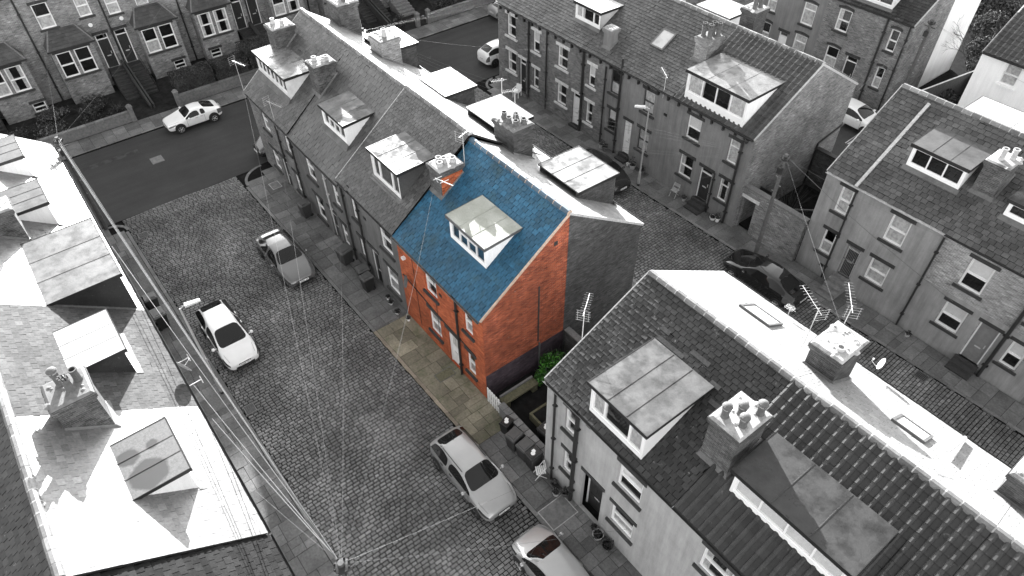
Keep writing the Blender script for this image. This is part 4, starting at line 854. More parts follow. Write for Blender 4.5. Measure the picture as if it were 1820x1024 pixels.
# ------------------------------------------------------------------ cross-road row (bay-fronted houses), gardens
gG = 'bay-fronted houses across the tarmac road'
def bay(root, a, b, z1, win, base_win=None, paint='brick', x_out=1.2):
    """two-light bay with a hipped slate roof, local frame"""
    m = M(); o = x_out
    ops = [(p - a, q - a, c, d) for p, q, c, d in win] + ([(base_win[0] - a, base_win[1] - a, base_win[2], base_win[3])] if base_win else [])
    wall_front(m, b - a, z1, ops, 0, .14); m.add([], [])
    body = M(); body.add([(x + a, y - o, z) for x, y, z in m.v], m.f)
    for x in (a, b): body.q((x, -o, -.3), (x, 0, -.3), (x, 0, z1), (x, -o, z1))
    bo = obj('bay', body, paint, root)
    r = M(); e = .14; c1, c2 = (a - e, -o - e, z1), (b + e, -o - e, z1); t1, t2 = (a + .55, 0, z1 + .95), (b - .55, 0, z1 + .95); b1, b2 = (a - e, 0, z1), (b + e, 0, z1)
    r.add([c1, c2, t2, t1, b1, b2], ((0, 1, 2, 3), (0, 3, 4), (1, 5, 2))); r.add([c1, c2, b2, b1], ((3, 2, 1, 0),))
    for k in range(6):          # courses of slates on the front slope
        u0 = k / 6; u1 = (k + 1) / 6; A, B = Vector(c1).lerp(Vector(t1), u0), Vector(c2).lerp(Vector(t2), u0); A1, B1 = Vector(c1).lerp(Vector(t1), u1), Vector(c2).lerp(Vector(t2), u1); n = max(3, int((B - A).length / .28))
        for j in range(n): p0, p1 = A.lerp(B, (j + .04) / n), A.lerp(B, (j + .96) / n); q0, q1 = A1.lerp(B1, (j + .04) / n), A1.lerp(B1, (j + .96) / n); up = Vector((0, -.018, .022)) * (.7 + .6 * R.random()); r.add([p0 + up, p1 + up, q1 + up * .2, q0 + up * .2, p0, p1], ((0, 1, 2, 3), (4, 5, 1, 0)))
    obj('bay_roof', r, 'slate_mid', bo)
    h = M(); h.tube([c1, t1], .06, 6); h.tube([c2, t2], .06, 6); h.tube([t1, t2], .06, 6); obj('hip_tiles', h, 'stone', bo)
    obj('gutter', M().box(a - e - .05, b + e + .05, -o - e - .08, -o - e, z1 - .08, z1 + .02), 'iron', bo)
    for i, (p, q, c, d) in enumerate(win): 
        w_ = window(root, p, q, c, d, 'sash', y=-o + .06, yw=-o, sill=None, lintel=None, curt=(None, 'sides', 'low')[R.randrange(3)], ft=.085)
    obj('sill', M().box(win[0][0] - .15, win[-1][1] + .15, -o - .1, -o + .04, win[0][2] - .13, win[0][2] - .002), 'stone_dark', bo)
    obj('lintel', M().box(win[0][0] - .15, win[-1][1] + .15, -o - .03, -o + .02, win[0][3] + .003, win[0][3] + .24), 'stone_dark', bo)
    if base_win: window(root, *base_win, kind='sash', y=-o + .06, yw=-o, curt=None, ft=.07)
def gh(i, y0, y1, bayc, doorc, label, basement=None, uw=()):
    fe = [Dr(doorc - .43, doorc + .43, 1.35, 3.95, col='door_dark', lh=.22)] + [Wn(a, b, c, d, kind='sash', ft=.08, curt=R.choice((None, 'blind', 'low', 'full')), sill='stone_dark', lintel='stone_dark') for a, b, c, d in uw]
    rt = house('G%d' % i, label, 'house', y0, y1, -58.2, 'E', 7.9, 11.0, 4.6, 'brick', 'slate_dark', feats=fe + [Pp(y0 + .12, 0, 7.8, r=.06)], group=gG, gable=(i == 0, i == 11))
    L = lambda v: v - y0
    bay(rt, L(bayc - 1.42), L(bayc + 1.42), 4.2, [(L(bayc - 1.2), L(bayc - .2), 2.05, 3.9), (L(bayc + .02), L(bayc + 1.05), 2.05, 3.9)], (L(basement - .42), L(basement + .42), .3, 1.0) if basement else None)
    st = M(); c = L(doorc)
    for k in range(9): st.box(c - .5, c + .5, -3.2 + .32 * k, -3.2 + .32 * (k + 1) if k < 8 else 0, 0, .15 * (k + 1))
    obj('front_steps', st, 'stone_dark', rt)
    for s_ in (.52,) if i % 2 == 0 else (-.62,): obj('step_wall', M().hexa([(c + s_, -5.4, 0), (c + s_ + .14, -5.4, 0), (c + s_ + .14, 0, 0), (c + s_, 0, 0)], [(c + s_, -5.4, .35), (c + s_ + .14, -5.4, .35), (c + s_ + .14, 0, 1.75), (c + s_, 0, 1.75)]), 'stone_dark', rt)
    hr = M(); hr.tube([(c + .45, -3.3, .9), (c + .45, -.1, 2.3)], .02, 5); hr.tube([(c + .45, -3.3, 0), (c + .45, -3.3, .9)], .02, 5); obj('handrail', hr, 'iron', rt)
    return rt
gh(0, -8.3, -3.2, -6.3, -4.1, 'bay-fronted house across the road, cut by the left picture edge', None)
gh(1, -3.2, 1.95, -.42, -2.6, 'bay-fronted house at the top left with its basement window above the shrubs', .5, [(-1.0, 0., 5.4, 7.1)])
gh(2, 1.95, 7.05, 4.12, 6.37, 'bay-fronted house with a half-drawn bright blind upstairs', None, [(2.95, 3.97, 5.25, 7.0), (5.6, 6.45, 5.4, 6.9)])
gh(3, 7.05, 12.2, 10.1, 7.72, 'bay-fronted house behind the long clipped hedge', 10.75, [(7.5, 8.35, 5.05, 6.6), (9.5, 10.4, 5.1, 6.7)])
gh(4, 12.2, 17.3, 14.35, 16.65, 'bay-fronted house above the end of the hedge with two basement windows', 13.7, [(13.2, 14.2, 5.1, 6.8)])
gh(5, 17.3, 22.5, 20.4, 17.95, 'bay-fronted house seen beyond the far brick stack of the centre row', None, [(19.6, 20.6, 5.1, 6.8)])
gh(6, 22.5, 27.6, 24.9, 26.9, 'last bay-fronted house at the top edge, right of the far brick stack', None)
for i in range(5): gh(7 + i, 27.6 + 5.15 * i, 32.75 + 5.15 * i, 30.2 + 5.15 * i, 28.3 + 5.15 * i, ('first', 'second', 'third', 'fourth', 'fifth')[i] + ' bay-fronted house beyond the top edge of the picture', None)  # unseen end of the row, added to shade the cross road
rt = ROOTS['G2']
for y, z, k in ((6.0, 4.75, 'G2'), (8.15, 4.65, 'G3')):
    obj('wall_ornament', M().lathe([(.01, -.03), (.15, -.02), (.15, 0.0), (.01, .0)], (y - {'G2': 1.95, 'G3': 7.05}[k], -.01, z), 10, axis='y'), 'white', ROOTS[k])
struct('garden_ground', M().box(-58.2, -51.75, -30, 60, -.05, .03), 'soil2')
wl_ = M()
def low_wall(y0, y1, label, h=.75):
    t = thing('garden_wall', label, 'wall', (-51.95, y0, 0), group='low garden walls along the far pavement'); obj('wall', M().box(-.11, .11, 0, y1 - y0, 0, h), 'stone', t)
    c = M(); y = 0
    while y < y1 - y0: c.box(-.15, .15, y + .01, min(y + .6, y1 - y0) - .01, h, h + .09); y += .6
    obj('coping', c, 'kerb', t)
low_wall(-12, 5.3, 'low garden wall in front of the dark shrubbery, left of the steps'); low_wall(8.9, 15.8, 'low garden wall under the clipped hedge'); low_wall(18.4, 27.2, 'low garden wall hidden past the end of the hedge'); low_wall(30.8, 40, 'low garden wall behind the parked car at the top')
for y, lb in ((5.45, 'left gate pier of the twin stairs'), (8.75, 'right gate pier of the twin stairs'), (29.6, 'pale gate pier nearest the far brick stack at the top'), (30.7, 'pale gate pier right of the steps at the top')):
    t = thing('gate_pier', lb, 'pier', (-51.95, y, 0), group='gate piers'); obj('post', M().box(-.16, .16, -.16, .16, 0, 1.15), 'stone', t); obj('cap', M().hexa([(-.2, -.2, 1.15), (.2, -.2, 1.15), (.2, .2, 1.15), (-.2, .2, 1.15)], [(-.06, -.06, 1.32), (.06, -.06, 1.32), (.06, .06, 1.32), (-.06, .06, 1.32)]), 'kerb', t)
t = thing('garden_steps', 'flight of worn garden steps between the pale piers at the top of the picture', 'steps', (-54.3, 30.2, 0)); s_ = M()
for k in range(6): s_.box(-.35 * (k + 1) , -.35 * k, -.75, .75, 0, .16 * (k + 1))
obj('flight', s_, 'stone', t)

def leaves(mb, c, r, n, size, rnd, shell=.55, boxy=False, up=.3):
    for i in range(n):
        if boxy: p = Vector([(rnd.random() * 2 - 1) for _ in range(3)]); k = rnd.randrange(3); p[k] = math.copysign(.85 + .17 * rnd.random(), p[k] + .3 * (k == 2))
        else:
            p = Vector([rnd.gauss(0, 1) for _ in range(3)]).normalized() * (shell + (1 - shell) * rnd.random())
        q = Vector((c[0] + p.x * r[0], c[1] + p.y * r[1], c[2] + p.z * r[2]))
        if q.z < .03: continue
        d = (p + Vector([rnd.gauss(0, .6) for _ in range(3)]) + Vector((0, 0, up))).normalized(); a = d.orthogonal().normalized(); b = d.cross(a); t = rnd.random() * PI; a, b = a * math.cos(t) + b * math.sin(t), b * math.cos(t) - a * math.sin(t)
        s = size * (.6 + .8 * rnd.random())
        mb.add([q - a * s, q + b * s * .5, q + a * s, q - b * s * .5], ((0, 1, 2, 3),))
def shrub(name, label, cat, blobs, size=.09, n=500, mat='leaf', stem=True, group=None, seed=1, loc=None, twig=None):
    rnd = random.Random(seed); x0, y0 = loc or (blobs[0][0], blobs[0][1]); t = thing(name, label, cat, (x0, y0, 0), 0, group); mb = M()
    for (x, y, z, rx, ry, rz) in blobs:
        for k in range(6):       # each blob is several loose clumps
            ox, oy, oz = [rnd.uniform(-.55, .55) for _ in range(3)]; s = rnd.uniform(.45, .75)
            leaves(mb, (x - x0 + ox * rx, y - y0 + oy * ry, z + oz * rz), (rx * s, ry * s, rz * s), n // 6, size, rnd, .3)
    obj('foliage', mb, mat, t); sm = M()
    for (x, y, z, rx, ry, rz) in blobs:
        for k in range(4): sm.tube([(x - x0 + rnd.uniform(-.1, .1), y - y0 + rnd.uniform(-.1, .1), 0), (x - x0 + rnd.uniform(-.5, .5) * rx, y - y0 + rnd.uniform(-.5, .5) * ry, z + rz * .5)], .025, 5, r2=.008)
    obj('stems', sm, 'bark', t)
    if twig:
        tm_ = M()
        for k in range(twig):
            a = rnd.uniform(0, 2 * PI); L = rnd.uniform(.6, 1.) ; b0 = blobs[rnd.randrange(len(blobs))]; p = Vector((b0[0] - x0, b0[1] - y0, .2)); q = p + Vector((math.cos(a) * b0[3] * L, math.sin(a) * b0[4] * L, b0[2] + b0[5] * L)); m_ = p.lerp(q, .5) + Vector((0, 0, .25)); tm_.tube([p, m_, q], .012, 4, r2=.005)
        obj('twigs', tm_, 'bark', t)
    return t
rnd = random.Random(11)
def ubush(i, x, y, rx, ry, h, label, **k): return shrub('shrub', label, 'shrub', [(x, y, h * .5, rx, ry, h * .5)], n=k.pop('n', 900), seed=40 + i, **k)
gs = 'dark shrubs in the garden at the top left'
sh = [(-53.4, -4.6, 1.3, 1.3, 1.5), (-53.2, -2.0, 1.2, 1.4, 1.3), (-55.4, -3.2, 1.3, 1.4, 1.5), (-53.3, .6, 1.2, 1.3, 1.2), (-53.3, 3.0, 1.2, 1.2, 1.5), (-54.9, 3.8, 1.0, 1.0, 1.4), (-55.6, 1.0, .9, 1.2, 1.), (-53.0, 4.7, .7, .7, 1.0)]
wh = ['at the left picture edge beside the low wall', 'second from the left picture edge by the low wall', 'against the wall of the left bay-fronted house', 'by the low wall under the basement window', 'by the low wall, left of the twin stairs', 'against the bay left of the twin stairs', 'in the gap between the two left bays', 'at the foot of the twin stairs']
for i, (x, y, rx, ry, h) in enumerate(sh): ubush(i, x, y, rx, ry, h, 'dark straggly shrub ' + wh[i], group=gs, twig=10, mat='leaf' if i % 3 else 'leaf_pale', size=.075)
def hedge(y0, y1, x0, x1, h, label, seed, mat='leaf'):
    t = thing('hedge', label, 'hedge', ((x0 + x1) / 2, (y0 + y1) / 2, 0), group='clipped hedges'); mb = M(); rnd = random.Random(seed); rx, ry = (x1 - x0) / 2, (y1 - y0) / 2
    mb.box(-rx * .86, rx * .86, -ry * .95, ry * .95, 0, h * .9)
    n = int((x1 - x0) * (y1 - y0) * 420) + int(h * (y1 - y0) * 350)
    for i in range(n):
        top = rnd.random() < .5; wob = .07 * noise.noise(Vector((rnd.random(), i * .01, 0)))
        if top: p = Vector((rnd.uniform(-rx, rx), rnd.uniform(-ry, ry), h)); p.z += .10 * noise.noise(Vector((p.x * 1.5, p.y * 1.5, seed))) + rnd.uniform(-.05, .03); p.z -= .35 * max(0, abs(p.x) / rx - .7) ; d = Vector((0, 0, 1))
        else:
            s_ = rnd.choice((0, 0, 1, 2)); z = rnd.uniform(.05, h)
            if s_ == 0: p = Vector((rx + .06 * noise.noise(Vector((i, z, 2.))), rnd.uniform(-ry, ry), z)); d = Vector((1, 0, 0))
            elif s_ == 1: p = Vector((rnd.uniform(-rx, rx), -ry, z)); d = Vector((0, -1, 0))
            else: p = Vector((rnd.uniform(-rx, rx), ry, z)); d = Vector((0, 1, 0))
        d = (d + Vector([rnd.gauss(0, .55) for _ in range(3)])).normalized(); a = d.orthogonal().normalized(); b = d.cross(a); s = .05 * rnd.uniform(.6, 1.4)
        mb.add([p - a * s, p + b * s * .7, p + a * s, p - b * s * .7], ((0, 1, 2, 3),))
    obj('foliage', mb, mat, t)
hedge(9.0, 11.9, -53.7, -52.15, 1.95, 'long clipped hedge right of the twin stairs, its left half', 1); hedge(12.0, 14.6, -53.8, -52.2, 1.85, 'clipped hedge in the middle, right of the first hedge', 2); hedge(14.7, 18.2, -54.6, -52.2, 2.2, 'clipped hedge nearest the centre row, taller than the others', 3)
shrub('shrub', 'round dark shrub at the top, left of the garden steps', 'shrub', [(-53.8, 24.5, .6, 1.0, 1.6, .7)], seed=77, twig=12); shrub('shrub', 'low dark shrub by the pale piers at the top', 'shrub', [(-53.2, 28.4, .4, .7, .9, .45)], seed=78, n=500)
shrub('shrub', 'dark shrub behind the silver car at the top', 'shrub', [(-53.2, 33.6, .6, .8, 1.8, .7)], seed=79, n=900, twig=8)

# ------------------------------------------------------------------ yard between the two halves of the centre row
struct('yard_ground', M().box(-16.38, -11.9, 10.95, 20.0, -.05, .04), 'soil')
t = thing('yard_wall', 'low brick wall with flat coping between the pavement and the dark yard', 'wall', (-15.3, 10.85, 0))
obj('wall', M().box(0, 3.35, -.11, .11, -.05, .82), 'rend', t); c = M(); x = 0
while x < 3.3: c.box(x + .01, min(x + .36, 3.35) - .01, -.17, .17, .82, .89); x += .37
obj('coping', c, 'kerb', t)
t = thing('picket_gate', 'white slatted gate beside the purple foot of the red gable', 'gate', (-16.3, 10.85, 0)); g = M()
obj('rail', M().box(0, .98, -.02, .02, .25, .33), 'wood_white', t); obj('rail', M().box(0, .98, -.02, .02, .8, .88), 'wood_white', t)
for i in range(6): obj('slat', M().box(.02 + i * .165, .12 + i * .165, -.05, -.021, .08, 1.1), 'wood_white', t)
t = thing('yard_wall', 'brick wall across the back of the dark yard by the green bush', 'wall', (-16.3, 15.6, 0)); obj('wall', M().box(0, 4.3, -.11, .11, 0, 1.75), 'brick_dark', t); obj('coping', M().box(0, 4.3, -.16, .16, 1.75, 1.83), 'kerb', t)
t = thing('stone_bench', 'long mossy stone bench on two end blocks against the red gable', 'bench', (-15.55, 12.1, 0)); obj('seat', M().box(-.22, .22, -1.0, 1.0, .45, .55), 'moss_stone', t)
for y in (-.8, .8): obj('leg', M().box(-.24, .2, y - .14, y + .14, 0, .45), 'moss_stone', t)
obj('backrest', M().box(-.26, -.18, -.95, .95, .56, .68), 'wood_pale', t)
shrub('shrub', 'bright green leafy bush at the back of the dark yard', 'shrub', [(-15.7, 14.3, .9, .55, .8, .6), (-15.5, 13.5, .6, .4, .5, .45)], size=.07, n=900, mat='leaf_green', seed=5, twig=16)
shrub('shrub', 'dark bush spilling over the stone planter in the yard', 'shrub', [(-13.3, 13.1, .75, .75, .9, .45)], seed=6, n=1100, size=.06); shrub('shrub', 'dark bush in the far corner of the yard next to the pale house', 'shrub', [(-13.4, 15.0, .8, .8, .6, .5)], seed=7, n=900, size=.07)
t = thing('planter', 'dark timber-sided planter in the yard under the dark bush', 'planter', (-13.4, 12.7, 0)); p_ = M()
for a in ((-.9, -.8, -1., 1.), (.8, .9, -1., 1.), (-.8, .8, -1., -.9), (-.8, .8, .9, 1.)): p_.box(*a, 0, .5)
obj('box', p_, 'moss_stone', t); obj('soil', M().box(-.8, .8, -.9, .9, 0, .42), 'soil', t)

# ------------------------------------------------------------------ yard and outbuildings between the upper and right rows
struct('upper_yard_ground', M().box(-17.4, -13.35, 30.2, 39, -.05, .04), 'soil')
t = thing('yard_wall', 'tall brick wall with a white-lintelled doorway between the grey end houses', 'wall', (-17.4, 29.75, 0)); m = M()
wall_front(m, 4.05, 2.95, [(.1, .95, .05, 2.3)], 0, .25); m.box(0, 4.05, .25, .26, 2.31, 2.95); m.box(.96, 4.05, .25, .26, 0, 2.31); obj('wall', m, 'brick', t)
obj('coping', M().box(0, 4.05, -.05, .31, 2.95, 3.04), 'kerb', t); obj('lintel', M().box(-.02, 1.15, -.05, .02, 2.31, 2.5), 'stone_white', t)
obj('passage', M().box(.1, .95, 1.5, 1.55, 0, 2.3), 'door_dark', t)
shrub('shrub', 'grey-leaved shrub filling the corner behind the tall brick wall', 'shrub', [(-14.3, 30.9, 1.2, .8, .7, .9)], seed=8, n=1200, mat='leaf_pale', size=.07, twig=14)
shrub('shrub', 'bare twiggy shrub climbing in the dark yard behind the timber pole', 'shrub', [(-15.8, 32.4, 1.2, 1.2, 1.2, 1.1)], seed=9, n=300, size=.05, twig=40)
t = thing('timber_rail', 'loose pale timber rail leaning across the dark upper yard', 'plank', (-15.6, 31.3, 0)); obj('rail', M().hexa([(-.9, -.04, 1.1), (1.9, 1.5, 1.9), (1.9, 1.58, 1.9), (-.9, .04, 1.1)], [(-.9, -.04, 1.2), (1.9, 1.5, 2.0), (1.9, 1.58, 2.0), (-.9, .04, 1.2)]), 'wood_pale', t); obj('post', M().tube([(1.85, 1.54, 0), (1.85, 1.54, 1.95)], .05, 6), 'wood', t)
t = thing('outhouse', 'small brick outhouse with a ribbed sheet roof behind the upper yard', 'shed', (-16.9, 39.2, 0)); obj('wall', M().box(0, 2.4, 0, 2.1, 0, 2.1), 'brick', t); r_ = M(); 
for i in range(16): x = -.1 + i * .165; r_.hexa([(x, -.12, 2.1), (x + .1, -.12, 2.1), (x + .1, 2.2, 2.3), (x, 2.2, 2.3)], [(x + .02, -.12, 2.19), (x + .08, -.12, 2.19), (x + .08, 2.2, 2.39), (x + .02, 2.2, 2.39)])
obj('roof', r_, 'gutter', t)
t = thing('yard_wall', 'brick wall with a dark coping at the back of the upper yard', 'wall', (-17.38, 36.6, 0)); obj('wall', M().box(0, 4.0, -.12, .12, 0, 2.6), 'brick_dark', t); obj('coping', M().box(0, 4.0, -.17, .17, 2.6, 2.68), 'iron', t)
t = ROOTS['D5']; obj('waste_pipe', M().tube([(5.77, 9.3, 3.5), (5.77, 6.9, 3.05), (5.77, 6.8, .1)], .06, 6), 'iron', t)
# beyond: dark garden, bare tree, boundary fence
struct('far_garden_ground', M().box(-19.1, -14.7, 46.8, 70, -.05, .3), 'soil')
t = thing('timber_fence', 'dark board fence running away beside the whitewashed gable', 'fence', (-17.6, 48.2, 0)); obj('panel', M().hexa([(0, 0, 0), (.06, 0, 0), (1.3, 8, 0), (1.24, 8, 0)], [(0, 0, 2.1), (.06, 0, 2.1), (1.3, 8, 2.1), (1.24, 8, 2.1)]), 'wood', t); obj('top_rail', M().tube([(0.03, 0, 2.13), (1.27, 8, 2.13)], .05, 5), 'wood_white', t)
def bare_tree(x, y, h, label, seed, spread=1.6):
    rnd = random.Random(seed); t = thing('bare_tree', label, 'tree', (x, y, 0)); tr = M(); tr.tube([(0, 0, 0), (.1, .05, h * .35)], .11, 7, r2=.08); obj('trunk', tr, 'bark', t); br = M()
    def grow(p, d, L, r, n):
        q = p + d * L; m_ = p.lerp(q, .5) + Vector([rnd.gauss(0, .06 * L) for _ in range(3)]); br.tube([p, m_, q], r, 4, r2=r * .6)
        if n: 
            for k in range(rnd.choice((2, 3, 3))): grow(q if k else m_, (d + Vector([rnd.gauss(0, .55) for _ in range(3)]) + Vector((0, 0, .15))).normalized(), L * .72, r * .6, n - 1)
    for k in range(5): a = rnd.uniform(0, 2 * PI); grow(Vector((.1, .05, h * .33)), Vector((math.cos(a) * .6, math.sin(a) * .6, 1)).normalized(), h * .3, .05, 4)
    obj('crown', br, 'bark', t)
bare_tree(-17.0, 54.8, 5.5, 'bare twiggy tree in front of the whitewashed gable at the top right', 3)
for i, (x, y, rx, ry, h, lb) in enumerate(((-15.7, 54.6, 1.1, 1.6, 2.4, 'pale-flecked bush beside the bare tree at the top right'), (-18.2, 59.4, 1.5, 1.5, 2.6, 'dark bush hard against the far corner of the whitewashed gable'), (-16.8, 58.2, 1.3, 1.5, 2.4, 'dark bush right of the bare tree, beyond the pale-flecked one'),
     (-19.9, 62.6, 1.8, 1.7, 3.2, 'dark bush in the middle of the strip between the two white walls'), (-18.0, 62.6, 1.5, 1.6, 2.8, 'dark bush nearest the eaves of the ribbed-tile roof'), (-21.6, 66.2, 2.2, 2.0, 3.6, 'large dark bush at the top edge beside the whitewashed gable'),
     (-19.2, 66.6, 1.9, 2.0, 3.2, 'large dark bush at the top edge beside the ribbed-tile roof'), (-22.2, 70.4, 2.6, 2.0, 4.0, 'tallest dark bush, cut by the top edge of the picture'), (-16.6, 51.2, 1.1, 1.6, 1.4, 'dark bush inside the board fence by the whitewashed house'), (-15.4, 52.6, .8, 1.4, 1.9, 'dark bush against the side wall of the whitewashed house'))):
    ubush(60 + i, x, y, rx, ry, h, lb, n=3600, mat='leaf_pale' if i == 0 else 'leaf', size=.12, twig=14)

# ------------------------------------------------------------------ poles, lamps, wires
def sag(a, b, s, n=14): a, b = Vector(a), Vector(b); return [a.lerp(b, i / n) - Vector((0, 0, s * 4 * (i / n) * (1 - i / n))) for i in range(n + 1)]
def pole(x, y, h, label, wires, arms=((0., .5),), mat='wood', r=.13, wm='wire', wr_=.004):
    t = thing('telegraph_pole', label, 'telegraph pole', (x, y, 0), group='timber telegraph poles'); obj('post', M().tube([(0, 0, 0), (0, 0, h * .5), (0, 0, h)], r, 10, r2=r * .7), mat, t)
    hd = M(); hd.lathe([(.2, -.30), (.24, -.26), (.24, -.22), (.1, -.2), (.1, -.12), (.02, -.1)], (0, 0, h), 10); hd.tube([(-.35, 0, h - .5), (.35, 0, h - .5)], .03, 6); hd.tube([(0, -.35, h - .62), (0, .35, h - .62)], .03, 6); hd.box(-.14, .14, -.22, -.1, h - 1.1, h - .75)
    for k in range(8): a = 2 * PI * k / 8; hd.lathe([(.02, -.08), (.035, -.05), (.035, 0), (.02, .03)], (math.cos(a) * .22, math.sin(a) * .22, h - .18), 6)
    obj('pole_head', hd, 'iron', t)
    st = M()
    for k in range(6): z = h - 1.4 - k * .45; s_ = 1 if k % 2 else -1; st.tube([(0, 0, z), (.22 * s_, 0, z)], .015, 4)
    obj('climbing_step', st, 'steel', t)
    for wv in wires:
        p, s, rr = (wv + (wr_,))[:3]; a = math.atan2(p[1] - y, p[0] - x); s0 = (math.cos(a) * .24, math.sin(a) * .24, h - .2)
        obj('wire', M().tube(sag(s0, (p[0] - x, p[1] - y, p[2]), s), rr, 5), wm, t)
    return t
def bz(*p): return p
pole(-9.63, 1.2, 8.0, 'timber telegraph pole at the bottom of the picture with wires fanning out', [((-40.5, .33, 6.3), .5, .014), ((-40.55, .28, 6.2), .62, .014), ((-40.5, .4, 6.4), .42), ((-40.5, .42, 6.1), .72),
     ((-41.0, 10.7, 5.3), .5), ((-36.6, 10.7, 5.3), .5), ((-28.9, 10.7, 5.5), .9), ((-22.6, 12.9, 8.2), .6), ((-10.2, 10.45, 2.9), .15), ((-7.0, 10.5, .9 + 1.6), .15), ((-31.0, .1, 5.4), .25, .014), ((-20.9, .2, 5.3), .15, .014), ((-18.8, .2, 5.3), .12, .014), ((-15.6, .1, 5.4), .08)])
pole(-40.54, .33, 6.45, 'timber telegraph pole at the tarmac road past the end of the left row', [((-58.2, 3.4, 7.6), .3), ((-58.1, 14.5, 7.7), .5)])
pole(-14.95, 28.55, 6.9, 'leaning-looking timber telegraph pole by the black saloon with many house wires', [((-41.6, 19.5, 6.4), .9), ((-41.6, 19.6, 6.2), 1.1), ((-41.6, 19.4, 6.3), 1.4), ((-28.8, 29.3, 5.9), .4), ((-23.1, 29.3, 5.9), .2), ((-17.5, 29.2, 5.8), .05), ((-17.5, 29.2, 5.6), .1), ((-17.5, 29.2, 5.3), .15), ((-27., 20.2, 5.7), .4), ((-19.2, 20.2, 6.0), .3), ((-22.5, 18, 8.5), .4), ((-7.2, 29.9, 6.0), .2), ((-6.2, 20.6, 6.6), .1), ((-18.5, 48.1, 6.9), .1), ((-5.5, 29.9, 3.2), .2, .01)])
pole(-41.6, 19.5, 6.5, 'telegraph pole hidden behind the far end of the centre row with wires to all sides', [((-58.1, 17.5, 7.7), .1), ((-58.1, 18.2, 7.7), .1), ((-58.1, 20.5, 7.7), .1), ((-58.1, 23.2, 7.7), .1), ((-58.1, 26.5, 7.7), .1), ((-58.1, 20.6, 7.7), .12), ((-40.1, 29.4, 6.0), .05), ((-40.0, 29.4, 6.2), .02), ((-40.0, 40, 6.4), .2), ((-31, 29.3, 6.), .4)])
pole(-18.4, 48.2, 7.0, 'telegraph pole in front of the whitewashed gable at the top right', [((-6, 47.8, 6.3), .5), ((-6, 47.8, 5.3), .6), ((-14, 47.9, 6.2), .1)])
def lamp_post(x, y, h, ang, label):
    t = thing('street_lamp', label, 'street lamp', (x, y, 0), ang, 'galvanised street lamps'); obj('column', M().lathe([(.085, .0), (.085, 1.1), (.055, 1.15), (.05, h * .6), (.04, h)], (0, 0, 0), 10), 'steel', t)
    obj('base_band', M().lathe([(.09, .0), (.09, .22)], (0, 0, 0), 10), 'black', t)
    a = M(); a.tube([(0, 0, h - .05), (.12, 0, h + .05), (.3, 0, h + .08)], .03, 6); obj('bracket', a, 'steel', t)
    obj('lantern', M().hexa([(.2, -.12, h + .03), (.85, -.09, h + .05), (.85, .09, h + .05), (.2, .12, h + .03)], [(.22, -.1, h + .13), (.83, -.07, h + .12), (.83, .07, h + .12), (.22, .1, h + .13)]), 'alu', t)
    obj('sign_plate', M().lathe([(.11, -.004), (.11, .004)], (0, -.1, 2.6), 12, axis='y'), 'steel', t); return t
lamp_post(-24.46, 1.18, 5.9, 1.45, 'street lamp beside the white hatchback on the left pavement'); lamp_post(-23.76, 28.15, 5.55, -2.4, 'street lamp in front of the grey rendered houses of the upper row')
tm_ = ROOTS['A3']; b_ = M()
for x in (1.2, 2.6):
    b_ = M(); b_.tube([(x, -.1, 5.3), (x, -.75, 5.35)], .02, 5); b_.tube([(x - .12, -.75, 5.25), (x + .12, -.75, 5.45)], .02, 5); obj('cable_bracket', b_, 'alu', tm_)


